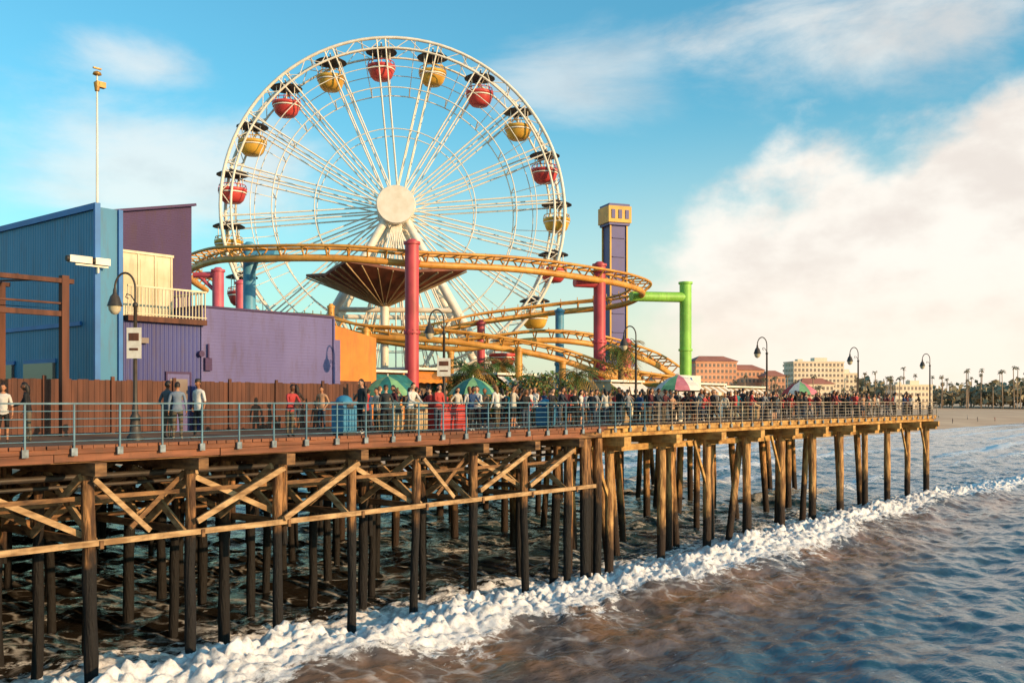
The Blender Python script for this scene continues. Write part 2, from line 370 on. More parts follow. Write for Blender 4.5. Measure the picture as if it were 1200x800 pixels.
# canopy structure at left
cp = empty('shade_canopy', pier=True)
m = MB()
for a in (5.2, 1.0, -3.2):
    for b in (7.3, 12.0):
        m.box((a, b, DECK + 2.65), (.24, .24, 5.3), 0)
m.bx(-4, 5.5, 7.2, 7.4, DECK + 5.05, DECK + 5.2, 0); m.bx(-4, 5.5, 11.9, 12.1, DECK + 5.3, DECK + 5.45, 0)
m.bx(-4, 5.3, 7.22, 7.38, DECK + 3.95, DECK + 4.12, 0)
m.bx(-4, 5.3, 7.24, 7.36, DECK + 4.35, DECK + 4.41, 0)
for i in range(7): m.cyl((-3.8 + i * 1.5, 7.3, DECK + 5.2), (-3.8 + i * 1.5, 12, DECK + 5.5), .04, None, 6, 0)
m.obj('frame', ['brown'], cp)
m = MB()
m.add([(-4, 7.3, DECK + 4.2), (5.1, 7.3, DECK + 4.2), (5.1, 11.9, DECK + 4.6), (-4, 11.9, DECK + 4.6)], [(0, 1, 2, 3)], 0)
m.obj('roof', ['dark'], cp)

# security cameras + tall mast
m = MB()
for (dx, ln) in ((-.55, .8), (.25, .55)):
    m.box((7.0 + dx, 8.7, DECK + 6.1), (ln, .26, .24), 0); m.cyl((7.0 + dx - ln / 2 - .08, 8.7, DECK + 6.1), (7.0 + dx - ln / 2, 8.7, DECK + 6.1), .1, .12, 10, 1)
m.bx(6.3, 7.5, 8.68, 8.74, DECK + 5.9, DECK + 5.96, 0); m.bx(7.12, 7.18, 8.72, 8.86, DECK + 5.7, DECK + 5.96, 0)
m.obj('security_camera', ['white', 'dark'], pier=True)
m = MB()
m.cyl((7.35, 9.2, DECK + 8), (7.35, 9.2, DECK + 12.9), .045, .03, 8, 0)
m.cyl((7.35, 9.2, DECK + 12.3), (7.35, 9.2, DECK + 12.6), .08, .12, 10, 1)
m.box((7.47, 9.2, DECK + 12.55), (.34, .2, .2), 1); m.lathe((7.35, 9.2, DECK + 12.85), [(.05, 0), (.16, .04), (.13, .12), (.0, .18)], 10, 1)
m.box((7.3, 9.1, DECK + 13.08), (.3, .08, .05), 1)
m.obj('camera_mast', ['white', 'gold'], pier=True)

# ------------------------------------------------------------------ ferris wheel
WC = Vector((-9.1, 78, 22.84)); wphi = math.atan2(9.1, 78)
fw = empty('ferris_wheel', loc=WC, rz=wphi)
def ring(mb, r, y, rad, n=96, k=6, mi=0):
    mb.tube([(r * math.cos(2 * math.pi * i / n), y, r * math.sin(2 * math.pi * i / n)) for i in range(n)], rad, k, mi, True)
m = MB(); RO = 13.2
for y in (-1.15, 1.15):
    ring(m, RO, y, .13); ring(m, RO - .78, y, .09); ring(m, 9.4, y, .045, 80); ring(m, 6.2, y, .04, 60); ring(m, 11.0, y, .035, 80)
    for i in range(80):
        t = 2 * math.pi * i / 80; t2 = 2 * math.pi * (i + 1) / 80
        ra, rb = (RO, RO - .78) if i % 2 else (RO - .78, RO)
        m.cyl((ra * math.cos(t), y, ra * math.sin(t)), (rb * math.cos(t2), y, rb * math.sin(t2)), .035, None, 5, 0, False)
    for i in range(20):
        t = 2 * math.pi * (i + .28) / 20; dt = .05
        for sg in (-1, 1):
            m.cyl((1.1 * math.cos(t + sg * .25), y * .8, 1.1 * math.sin(t + sg * .25)), (RO * math.cos(t + sg * dt * .5), y, RO * math.sin(t + sg * dt * .5)), .065, None, 6, 0, False)
for i in range(40):
    t = 2 * math.pi * (i + .28) / 40
    for r in (RO, 9.4): m.cyl((r * math.cos(t), -1.15, r * math.sin(t)), (r * math.cos(t), 1.15, r * math.sin(t)), .05, None, 5, 0, False)
    m.cyl((RO * math.cos(t), -1.15, RO * math.sin(t)), (9.4 * math.cos(t), 1.15, 9.4 * math.sin(t)), .03, None, 5, 0, False)
m.obj('wheel_frame', ['white'], fw)
m = MB(); m.cyl((0, -3.1, 0), (0, -2.75, 0), 1.42, 1.5, 40, 0); m.cyl((0, -2.75, 0), (0, 2.8, 0), .5, None, 20, 0); m.cyl((0, 1.2, 0), (0, 1.6, 0), 1.45, None, 40, 0)
m.cyl((0, -1.36, 0), (0, 1.2, 0), 1.1, None, 30, 0)
m.obj('hub', ['white'], fw)
m = MB(); zb = DECK - WC.z
for y0, y1 in ((-2.2, -4.2), (2.2, 4.2)):
    for sg in (-1, 1):
        m.cyl((sg * .2, y0, 0), (sg * 8.9, y1, zb), .30, .40, 14, 0)
        m.box((sg * 8.9, y1, zb + .2), (1.4, 1.4, .4), 0)
    m.cyl((-4.5, (y0 + y1) / 2, zb / 2), (4.5, (y0 + y1) / 2, zb / 2), .2, None, 10, 0)
    m.cyl((-4.5, (y0 + y1) / 2, zb / 2), (0, y1, zb), .12, None, 8, 0); m.cyl((4.5, (y0 + y1) / 2, zb / 2), (0, y1, zb), .12, None, 8, 0)
    for k in range(-4, 5): m.cyl((0, y0, -.5), (k * 1.1, y1, zb), .06, None, 6, 0)
for sg in (-1, 1): m.cyl((sg * 6, -3.6, zb * .67), (sg * 6, 3.6, zb * .67), .15, None, 8, 0)
m.obj('support_legs', ['white'], fw)
gb = MB()
for i in range(20):
    t = 2 * math.pi * (i + .28) / 20
    c = Vector((12.8 * math.cos(t), 0, 12.8 * math.sin(t))); mi = i % 2
    gb.cyl((c.x, -1.2, c.z), (c.x, 1.2, c.z), .06, None, 6, 2)
    gb.lathe(c, [(.02, .12), (.3, .05), (1.0, -.18), (1.22, -.30), (1.22, -.36), (.9, -.3), (.0, -.1)], 16, 3)
    gb.cyl(c, c + Vector((0, 0, -2.6)), .05, None, 6, 2)
    for k in range(4):
        w = math.pi / 4 + k * math.pi / 2
        gb.cyl(c + Vector((.95 * math.cos(w), .95 * math.sin(w), -.3)), c + Vector((.95 * math.cos(w), .95 * math.sin(w), -1.4)), .035, None, 5, 2, False)
    gb.lathe(c, [(.0, -2.5), (.62, -2.48), (.85, -2.25), (.98, -1.9), (1.02, -1.65)], 18, mi)
    gb.lathe(c, [(1.02, -1.65), (1.1, -1.64), (1.1, -1.42), (1.0, -1.40), (.9, -1.5), (.75, -2.2), (0, -2.2)], 18, mi)
    gb.lathe(c, [(1.035, -1.78), (1.06, -1.78), (1.06, -1.68), (1.035, -1.68)], 18, 2)
    for k in range(8):
        w = k * math.pi / 4; gb.cyl(c + Vector((1.08 * math.cos(w), 1.08 * math.sin(w), -1.42)), c + Vector((1.0 * math.cos(w), 1.0 * math.sin(w), -1.15)), .025, None, 5, mi, False)
    gb.tube([c + Vector((1.0 * math.cos(k * math.pi / 8), 1.0 * math.sin(k * math.pi / 8), -1.15)) for k in range(16)], .035, 5, mi, True)
    gb.lathe(c + Vector((0, 0, -1.75)), [(0, 0), (.32, 0), (.32, .05), (0, .05)], 10, 2)
gb.obj('gondolas', ['gyel', 'gred', 'white', 'dark'], fw)

# ------------------------------------------------------------------ roller coaster
def catmull(P, n=10):
    P = [Vector(p) for p in P]; out = []
    for i in range(len(P) - 1):
        p0 = P[max(i - 1, 0)]; p1 = P[i]; p2 = P[i + 1]; p3 = P[min(i + 2, len(P) - 1)]
        for k in range(n):
            t = k / n
            out.append(.5 * ((2 * p1) + (-p0 + p2) * t + (2 * p0 - 5 * p1 + 4 * p2 - p3) * t * t + (-p0 + 3 * p1 - 3 * p2 + p3) * t ** 3))
    out.append(P[-1]); return out
def track(mb, pts, gauge=1.15):
    P = catmull(pts, 12); L = []; Rr = []; S = []
    for i, p in enumerate(P):
        t = (P[min(i + 1, len(P) - 1)] - P[max(i - 1, 0)]).normalized()
        sd = t.cross(Vector((0, 0, 1))).normalized()
        L.append(p - sd * gauge / 2); Rr.append(p + sd * gauge / 2); S.append(p - Vector((0, 0, .6)))
    mb.tube(L, .085, 8, 0); mb.tube(Rr, .085, 8, 0); mb.tube(S, .20, 10, 0)
    acc = 0
    for i in range(1, len(P)):
        acc += (P[i] - P[i - 1]).length
        if acc > .9:
            acc = 0
            mb.cyl(L[i], S[i], .05, None, 6, 0, False); mb.cyl(Rr[i], S[i], .05, None, 6, 0, False); mb.cyl(L[i], Rr[i], .05, None, 6, 0, False)
            mb.cyl(L[i], L[i] + Vector((0, 0, .28)), .03, None, 5, 0, False)
rc = empty('roller_coaster')
m = MB()
upper = [(-21.5, 70, 16.4), (-20.9, 64, 16.75), (-17.4, 58, 16.75), (-14.2, 55.2, 16.5), (-9.3, 54.4, 16.4), (-5.2, 55.3, 16.2), (0, 58, 16.3), (4.1, 61, 16.2), (7.4, 64.5, 16.1), (8.9, 68, 15.9), (7.5, 71, 15.4), (3.1, 72, 15.0), (-2.4, 71, 14.2), (-6.3, 69, 13.2), (-10, 66, 12.8)]
lower = [(-15, 64, 13.6), (-11.6, 60.5, 13.2), (-8.7, 59.4, 12.5), (-4.1, 59.2, 12.2), (0, 60, 11.7), (3.1, 61, 11.1), (6.4, 62.5, 10.1), (10, 65, 9.6), (12.5, 69, 9.5)]
mid = [(-10, 66, 12.8), (-4, 65.0, 12.0), (1.5, 65.5, 12.6), (5.5, 67, 12.4), (9.4, 70, 11.5), (12, 74, 10.5)]
track(m, upper); track(m, lower); track(m, mid)
m.obj('track', ['yellow'], rc)
def column(mb, x, y, top, r, mi, arm=None):
    mb.cyl((x, y, DECK), (x, y, top), r, r, 20, mi)
    for z in (DECK + .15, (DECK + top) / 2, top - .05): mb.cyl((x, y, z - .07), (x, y, z + .07), r * 1.22, None, 20, mi)
    mb.cyl((x, y, top + .02), (x, y, top + .16), r * .9, r * .5, 16, mi)
    for k in range(10):
        w = k * .628; mb.cyl((x + r * 1.1 * math.cos(w), y + r * 1.1 * math.sin(w), (DECK + top) / 2 - .12), (x + r * 1.1 * math.cos(w), y + r * 1.1 * math.sin(w), (DECK + top) / 2 + .12), .03, None, 5, mi)
    if arm: mb.cyl((x, y, arm[2]), arm, r * .6, r * .5, 14, mi); mb.cyl((x, y, arm[2] - 1.2), (x + (arm[0] - x) * .75, y + (arm[1] - y) * .75, arm[2] - .1), r * .35, None, 8, mi)
m = MB()
column(m, -5.45, 54.2, 16.65, .38, 0, (-5.2, 55.6, 15.7))
column(m, 5.5, 62.6, 16.6, .38, 0, (5.4, 62.2, 15.6)); m.cyl((5.5, 62.6, 15.4), (3.9, 62, 15.4), .3, .3, 14, 0)
column(m, -15.3, 58.0, 17.1, .36, 1, (-14, 55.4, 16.1))
m.cyl((-15.3, 58, 16.4), (-13.6, 57.6, 16.4), .36, .36, 16, 1)
column(m, -18.6, 63, 16.3, .36, 2, (-20.2, 63.2, 16.0)); column(m, -17.6, 64.5, 15.7, .3, 2)
m.cyl((12.2, 70, DECK), (12.2, 70, 16.3), .42, None, 20, 3); m.cyl((12.2, 70, 15.3), (8.2, 68.4, 15.2), .36, .34, 16, 3)
for z in (DECK + .15, 11.6, 16.3): m.cyl((12.2, 70, z - .07), (12.2, 70, z + .07), .5, None, 20, 3)
column(m, 3.3, 69, 14.3, .3, 1); column(m, -2.2, 70.6, 13.6, .28, 0, (-2.3, 71, 13.3)); column(m, 7.6, 66, 12, .3, 0)
column(m, -8.6, 58.6, 12.2, .22, 4, (-8.7, 59.2, 11.7)); column(m, .4, 59.4, 11.1, .22, 4); column(m, -11.8, 61, 12.8, .22, 4)
column(m, -12.0, 66, 14.3, .22, 4); column(m, 3.1, 61, 10.4, .2, 4); column(m, -4, 65, 11.2, .2, 4)
m.obj('columns', ['red', 'blue', 'pink', 'green', 'yellow'], rc)

# inverted station canopy with ribs (square plan, folded up to the corners)
sc = empty('ride_station_canopy', loc=(-8.9, 69.5, 0), rz=.5)
m = MB(); q = 4.3
cor = [(-q, -q, 16.9), (0, -q, 16.5), (q, -q, 16.9), (q, 0, 16.5), (q, q, 16.9), (0, q, 16.5), (-q, q, 16.9), (-q, 0, 16.5)]
vs = [(0, 0, 14.7)] + cor + [(x, y, z + .18) for x, y, z in cor] + [(0, 0, 17.2)]
fs = [(0, 1 + (k + 1) % 8, 1 + k) for k in range(8)] + [(1 + k, 1 + (k + 1) % 8, 9 + (k + 1) % 8, 9 + k) for k in range(8)] + [(17, 9 + k, 9 + (k + 1) % 8) for k in range(8)]
m.add(vs, fs, 0)
for k in range(8):
    A_ = Vector(cor[k]); B_ = Vector(cor[(k + 1) % 8])
    for t_ in (0, .25, .5, .75):
        p = A_.lerp(B_, t_); m.beam((p.x * .05, p.y * .05, 14.62), (p.x, p.y, p.z - .08), .05, .10, 1)
m.cyl((0, 0, DECK), (0, 0, 14.8), .25, .3, 16, 2)
m.obj('canopy', ['thatch', 'beige', 'white'], sc)

# drop tower
m = MB(); m.box((0, 0, (DECK + 22.2) / 2), (1.35, 1.35, 22.2 - DECK), 0)
for sx in (-1, 1):
    for sy in (-1, 1): m.box((sx * .72, sy * .72, (DECK + 22.2) / 2), (.12, .12, 22.2 - DECK), 1)
m.box((0, 0, 22.85), (2.0, 2.0, 1.3), 1); m.box((0, 0, 23.6), (1.8, 1.8, .2), 0); m.box((0, 0, 22.1), (1.8, 1.8, .2), 0)
for i in range(3):
    m.box((-.6 + i * .6, -1.03, 22.85), (.3, .04, .7), 0)
m.box((0, 0, 10.0), (3.2, 3.2, .8), 1); m.box((0, 0, 11), (2.6, 2.6, .5), 0)
for i in range(9): m.box((0, -.74, 9 + i * 1.5), (1.1, .06, .06), 0)
m.obj('drop_tower', ['tower', 'ywall'], loc=(8.25, 80, 0), rz=.35)

# ------------------------------------------------------------------ street lamps
def lampmesh():
    m = MB()
    m.lathe((0, 0, 0), [(.24, 0), (.24, .12), (.17, .2), (.14, .6), (.16, .68), (.09, .8), (.065, 1.2), (.05, 3.9), (.075, 3.92), (.075, 4.0), (.04, 4.05)], 12, 0)
    pts = [(0, 0, 4.0)]
    for i in range(15):
        t = math.pi * i / 14; pts.append((-.30 + .30 * math.cos(t), 0, 4.45 + .46 * math.sin(t)))
    m.tube(pts, .032, 8, 0)
    m.tube([(0, 0, 4.05), (-.12, 0, 4.25), (-.25, 0, 4.3), (-.28, 0, 4.2), (-.2, 0, 4.16)], .018, 6, 0)
    m.lathe((-.60, 0, 3.8), [(.03, .68), (.05, .62), (.06, .5), (.13, .42), (.20, .2), (.22, .14)], 14, 0)
    m.lathe((-.60, 0, 3.8), [(.18, .16), (.17, .02), (.1, -.08), (0, -.12)], 14, 1)
    me = m.obj('street_lamp', ['iron', 'glass']); return me
l0 = lampmesh(); first = True
for (X, Y, rz, sc_) in ((-11.05, 29.2, .0, 1.0), (-2.8, 41, .1, 1.0), (6.05, 48.6, 0, .98), (15.0, 58.6, .2, 1), (24.2, 69.6, .1, 1), (34.0, 81, .0, 1.02)):
    if first: o = l0; first = False
    else: o = bpy.data.objects.new('street_lamp', l0.data); scene.collection.objects.link(o)
    o.location = (X, Y, DECK); o.rotation_euler[2] = rz; o.scale = (sc_,) * 3
for (X, Y, z, w, h) in ((-11.05, 29.1, DECK + 2.85, .42, .9), (-2.8, 40.9, DECK + 2.55, .55, .75)):
    m = MB(); m.box((0, 0, z), (w, .03, h), 0); m.box((0, -.02, z + h * .2), (w * .7, .012, h * .25), 1); m.box((0, -.02, z - h * .2), (w * .6, .012, h * .08), 1)
    m.box((0, .05, z + h * .3), (.2, .08, .04), 2); m.box((0, .05, z - h * .3), (.2, .08, .04), 2)
    m.obj('information_sign', ['signw', 'brown', 'iron'], loc=(X, Y, 0))

# ------------------------------------------------------------------ stalls, umbrellas, bins
def stall(name, a0, a1, b0, b1, h, wall, aw1, aw2, sign=None):
    e = empty(name, pier=True)
    m = MB(); m.bx(a0, a1, b0 + .6, b1, DECK, DECK + h, 0)
    m.bx(a0, a1, b0, b0 + .6, DECK, DECK + 1.05, 0); m.bx(a0 - .05, a1 + .05, b0 - .06, b0 + .66, DECK + 1.05, DECK + 1.12, 1)
    m.bx(a0, a0 + .12, b0, b0 + .6, DECK + 1.12, DECK + h, 0); m.bx(a1 - .12, a1, b0, b0 + .6, DECK + 1.12, DECK + h, 0)
    m.bx(a0 + .3, a1 - .3, b0 + .52, b0 + .598, DECK + 1.2, DECK + h - .6, 2)
    m.bx(a0 - .1, a1 + .1, b0 - .1, b1 + .1, DECK + h, DECK + h + .12, 1)
    m.obj('walls', [wall, 'white', 'window'], e)
    m = MB(); n = max(4, int((a1 - a0) / .45)); w = (a1 - a0) / n
    for i in range(n):
        x0, x1 = a0 + i * w, a0 + (i + 1) * w
        m.add([(x0, b0 - .7, DECK + h - .55), (x1, b0 - .7, DECK + h - .55), (x1, b0 - .02, DECK + h - .1), (x0, b0 - .02, DECK + h - .1)], [(0, 1, 2, 3)], i % 2)
        m.add([(x0, b0 - .7, DECK + h - .55), (x1, b0 - .7, DECK + h - .55), (x1, b0 - .7, DECK + h - .72), ((x0 + x1) / 2, b0 - .7, DECK + h - .77), (x0, b0 - .7, DECK + h - .72)], [(0, 4, 3, 2, 1)], i % 2)
    m.obj('awning', [aw1, aw2], e)
    if sign:
        m = MB(); m.bx(a0 + .2, a1 - .2, b0 - .12, b0 - .02, DECK + h + .12, DECK + h + .95, 0); m.obj('sign_board', ['signw'], e)
        cu = bpy.data.curves.new('sign_text', 'FONT'); cu.body = sign; cu.size = .85; cu.extrude = .02; cu.align_x = 'CENTER'
        t = bpy.data.objects.new('sign_text', cu); scene.collection.objects.link(t); t.parent = e
        t.location = ((a0 + a1) / 2, b0 - .15, DECK + h + .22); t.rotation_euler = (R(90), 0, 0); cu.materials.append(M['bluetrim'])
    return e
stall('game_stall', 21.5, 25.0, 11.5, 15, 2.6, 'orange', 'teals', 'teals')
stall('game_stall', 27.5, 30.5, 14, 17, 2.9, 'teals', 'orange', 'orange')
stall('game_stall', 33.5, 37, 12.5, 16, 2.7, 'brown', 'umw', 'teals')
stall('snack_kiosk', 38.0, 41.5, 7.6, 11, 2.3, 'creamwall', 'umw', 'umw')
stall('ticket_kiosk', 43.5, 47.0, 6.6, 10.5, 1.85, 'white', 'umw', 'umw', '20')
stall('snack_kiosk', 49, 54, 8.5, 12, 2.3, 'white', 'umw', 'beige')
stall('game_stall', 22, 27, 22, 27, 4.0, 'purple', 'orange', 'orange')
stall('game_stall', 57, 64, 10, 14, 2.2, 'creamwall', 'beige', 'umw')
m = MB(); wedge(m, 19.4, 22.2, 10.6, 11.2, DECK, DECK + 4.7, DECK + 4.2, 0); m.bx(19.3, 22.3, 10.5, 11.3, DECK, DECK + .3, 1)
m.bx(19.8, 21.8, 10.52, 10.6, DECK + 1.1, DECK + 2.1, 1); m.obj('orange_booth', ['orange', 'brown'], pier=True)

def umbrella(a, b, r, cols, topz=2.65):
    m = MB(); n = 10
    for k in range(n):
        w0, w1 = 2 * math.pi * k / n, 2 * math.pi * (k + 1) / n
        prof = [(0.02, topz), (r * .45, topz - .22), (r * .85, topz - .62), (r, topz - .9)]
        for (ra, za), (rb, zb_) in zip(prof, prof[1:]):
            m.add([(ra * math.cos(w0), ra * math.sin(w0), za), (ra * math.cos(w1), ra * math.sin(w1), za), (rb * math.cos(w1), rb * math.sin(w1), zb_), (rb * math.cos(w0), rb * math.sin(w0), zb_)], [(3, 2, 1, 0)], k % len(cols))
        m.beam((.05 * math.cos(w0), .05 * math.sin(w0), topz - .3), (r * .83 * math.cos(w0), r * .83 * math.sin(w0), topz - .64), .02, .02, len(cols))
    m.cyl((0, 0, 0), (0, 0, topz + .1), .03, None, 8, len(cols)); m.cyl((0, 0, 0), (0, 0, .12), .3, .28, 14, len(cols))
    m.cyl((0, 0, .9), (0, 0, .94), .5, None, 16, len(cols))
    p = W(a, b, DECK); m.obj('patio_umbrella', cols + ['white'], loc=p)
umbrella(38.6, 3.4, 1.4, ['umw', 'umg', 'ump', 'umw', 'umw'])
umbrella(54.3, 3.0, 1.3, ['umr', 'umw', 'umg', 'ump', 'umr'], 2.5)
umbrella(20.5, 8.0, 1.3, ['umg', 'teals'], 2.3); umbrella(28, 9.5, 1.3, ['teals', 'umg'], 2.4)

def trash(a, b, cm, w=.62, h=1.05):
    m = MB(); m.box((0, 0, .06), (w * .9, w * .9, .12), 1); m.box((0, 0, .12 + h / 2 - .1), (w, w, h - .2), 0)
    for i in range(5): m.box((-w / 2 + w * (i + .5) / 5, -w / 2 - .012, .12 + h / 2 - .1), (w / 5 * .75, .024, h - .3), 0)
    m.box((0, 0, h), (w * 1.08, w * 1.08, .08), 0); m.lathe((0, 0, h + .04), [(w * .5, 0), (w * .42, .12), (w * .2, .2), (0, .22)], 12, 0)
    m.box((0, -w / 2 - .01, h - .15), (w * .5, .03, .14), 1)
    m.obj('trash_can', [cm, 'dark'], loc=W(a, b, DECK), rz=TH)
trash(11.75, .9, 'binblue', .6, 1.1); trash(14.4, 1.3, 'beige', .55, .95); trash(15.3, 1.0, 'beige', .6, 1.0); trash(23.4, 1.2, 'binblue', .6, 1.0); trash(30.0, 1.6, 'beige', .7, .9)
trash(44, 1.6, 'beige', .7, .9)
m = MB(); m.box((0, 0, .5), (1.5, .7, .9), 0); m.box((0, 0, .99), (1.6, .8, .08), 0); m.box((0, -.36, .6), (1.2, .03, .4), 1); m.box((-.5, 0, 1.2), (.3, .4, .35), 0)
for sx in (-.6, .6): m.cyl((sx, -.38, .12), (sx, -.3, .12), .12, None, 12, 1)
m.obj('vendor_cart', ['binred', 'umr'], loc=W(17.6, 1.6, DECK), rz=TH)

# ------------------------------------------------------------------ palms
def frond(mb, base, az, L, droop, lift, mi, npair=13, wl=.5):
    d = Vector((math.cos(az), math.sin(az), 0)); sd = Vector((-d.y, d.x, 0)); pts = []
    for i in range(npair + 1):
        t = i / npair; pts.append(base + d * (L * t * (1 - .15 * t)) + Vector((0, 0, lift * L * t - droop * L * t * t)))
    for i in range(npair):
        t = i / npair; p = pts[i]; q = pts[i + 1]
        mb.add([p - sd * .02, p + sd * .02, q + sd * .015, q - sd * .015], [(0, 1, 2, 3)], mi)
        ln = wl * L * (.35 + .65 * math.sin(math.pi * min(1, t * .9 + .1))) * random.uniform(.8, 1.1)
        tn = (q - p).normalized()
        for sg in (-1, 1):
            tip = p + sd * (sg * ln * .75) + tn * (ln * .5) + Vector((0, 0, -ln * random.uniform(.25, .5)))
            mb.add([p, p + tn * (L / npair * .55), tip], [(0, 1, 2)], mi)
def palm(X, Y, h, L=2.0, nf=24, tr=.16, name='palm_tree'):
    m = MB(); lean = random.uniform(-.4, .4)
    pts = [Vector((lean * (i / 6) ** 2, 0, h * i / 6)) for i in range(7)]
    m.tube(pts, [tr * (1.3 - .5 * i / 6) for i in range(7)], 8, 0)
    top = pts[-1]
    for i in range(nf):
        t = i / nf
        frond(m, top + Vector((0, 0, random.uniform(-.05, .1))), i * 2.4 + random.uniform(-.2, .2), L * random.uniform(.8, 1.1), random.uniform(.5, .8) + t * .3, .85 - t * 1.1, 1 if random.random() < .65 else 2)
    for i in range(8): frond(m, top - Vector((0, 0, .15)), i * .8, L * .7, .9, -.5, 2, 8)
    m.obj(name, ['trunk', 'frond', 'frond_dry'], loc=(X, Y, DECK))
random.seed(21)
palm(-2.0, 56, 2.9, 2.0); palm(4.1, 57, 2.6, 1.8); palm(6.6, 60.5, 4.3, 1.8); palm(1.3, 58, 2.4, 1.7); palm(-.4, 60, 3.4, 1.8); palm(10.3, 64, 2.0, 1.3); palm(-6.2, 60, 2.8, 1.7); palm(-9, 62, 2.6, 1.6)
def shrub(X, Y, r, h):
    m = MB()
    for i in range(5):
        w = i * 1.3; m.cyl((0, 0, 0), (r * .6 * math.cos(w), r * .6 * math.sin(w), h * .6), .05, .02, 5, 0, False)
    for i in range(900):
        w = random.uniform(0, 6.28); rr = r * math.sqrt(random.random()); z = h * (.25 + .75 * random.random() * (1 - .5 * (rr / r) ** 2))
        if noise.noise(Vector((rr * math.cos(w) * 2 + X, rr * math.sin(w) * 2, z * 2))) < -.15: continue
        c = Vector((rr * math.cos(w), rr * math.sin(w), z)); s_ = random.uniform(.06, .13)
        a_ = Vector((random.gauss(0, 1), random.gauss(0, 1), random.gauss(0, 1))).normalized() * s_; b_ = a_.cross(Vector((random.gauss(0, 1), random.gauss(0, 1), random.gauss(0, 1)))).normalized() * s_ * .6
        m.add([c - a_, c + b_, c + a_, c - b_], [(0, 1, 2, 3)], random.choice((1, 1, 2)))
    m.obj('shrub', ['trunk', 'frond', 'frond_dry'], loc=(X, Y, DECK))
shrub(2.0, 55, 1.4, 3.0); shrub(-1, 54.5, 1.3, 2.4); shrub(5.6, 57.5, 1.1, 2.1); shrub(-3.6, 57, 1.4, 2.5); shrub(-6.5, 55, 1.2, 2.3); shrub(.5, 57, 1.4, 3.2)

# ------------------------------------------------------------------ people
def ramp_random(name, cols, mult, rough=.75):
    m = bpy.data.materials.new(name); m.use_nodes = True; nt = m.node_tree; bs = nt.nodes['Principled BSDF']; bs.inputs['Roughness'].default_value = rough
    oi = nd(nt, 'ShaderNodeObjectInfo'); mu = nd(nt, 'ShaderNodeMath', operation='MULTIPLY'); mu.inputs[1].default_value = mult
    fr = nd(nt, 'ShaderNodeMath', operation='FRACT'); cr = nd(nt, 'ShaderNodeValToRGB'); cr.color_ramp.interpolation = 'CONSTANT'
    nt.links.new(oi.outputs['Random'], mu.inputs[0]); nt.links.new(mu.outputs[0], fr.inputs[0]); nt.links.new(fr.outputs[0], cr.inputs[0])
    el = cr.color_ramp.elements
    el[0].position = 0; el[0].color = (*cols[0], 1); el[1].position = 1 / len(cols); el[1].color = (*cols[1], 1)
    for i, c in enumerate(cols[2:], 2):
        e = el.new(i / len(cols)); e.color = (*c, 1)
    nz = nd(nt, 'ShaderNodeTexNoise'); nz.inputs['Scale'].default_value = 9
    tc = nd(nt, 'ShaderNodeTexCoord'); nt.links.new(tc.outputs['Object'], nz.inputs['Vector'])
    mx = nd(nt, 'ShaderNodeMix', data_type='RGBA', blend_type='MULTIPLY'); mx.inputs[0].default_value = .35
    nt.links.new(cr.outputs[0], mx.inputs[6]); nt.links.new(nz.outputs[0], mx.inputs[7]); nt.links.new(mx.outputs[2], bs.inputs['Base Color'])
    return m
mskin = ramp_random('skin', [H('#d8a482'), H('#c68c68'), H('#a06a48'), H('#e0b090'), H('#7a4e36')], 13.7, .55)
mhair = ramp_random('hair', [H('#1c1512'), H('#3a261a'), H('#140f0d'), H('#8a6238'), H('#2a1c14')], 31.3, .6)
mpant = ramp_random('trousers', [H('#1e2026'), H('#2f4258'), H('#17171a'), H('#6a5e4c'), H('#3d4a5c'), H('#20242c')], 57.1)
mshoe = ramp_random('shoes', [H('#222222'), H('#d8d4cc'), H('#5a4434')], 91.7)
mshirt = bpy.data.materials.new('shirt'); mshirt.use_nodes = True
nt = mshirt.node_tree; oi = nd(nt, 'ShaderNodeObjectInfo'); bs = nt.nodes['Principled BSDF']; bs.inputs['Roughness'].default_value = .8
tc = nd(nt, 'ShaderNodeTexCoord'); nz = nd(nt, 'ShaderNodeTexNoise'); nz.inputs['Scale'].default_value = 8; nt.links.new(tc.outputs['Object'], nz.inputs['Vector'])
mx = nd(nt, 'ShaderNodeMix', data_type='RGBA', blend_type='MULTIPLY'); mx.inputs[0].default_value = .4
nt.links.new(oi.outputs['Color'], mx.inputs[6]); nt.links.new(nz.outputs[0], mx.inputs[7]); nt.links.new(mx.outputs[2], bs.inputs['Base Color'])
bp = nd(nt, 'ShaderNodeBump'); bp.inputs['Strength'].default_value = .5; bp.inputs['Distance'].default_value = .03; nt.links.new(nz.outputs[0], bp.inputs['Height']); nt.links.new(bp.outputs[0], bs.inputs['Normal'])

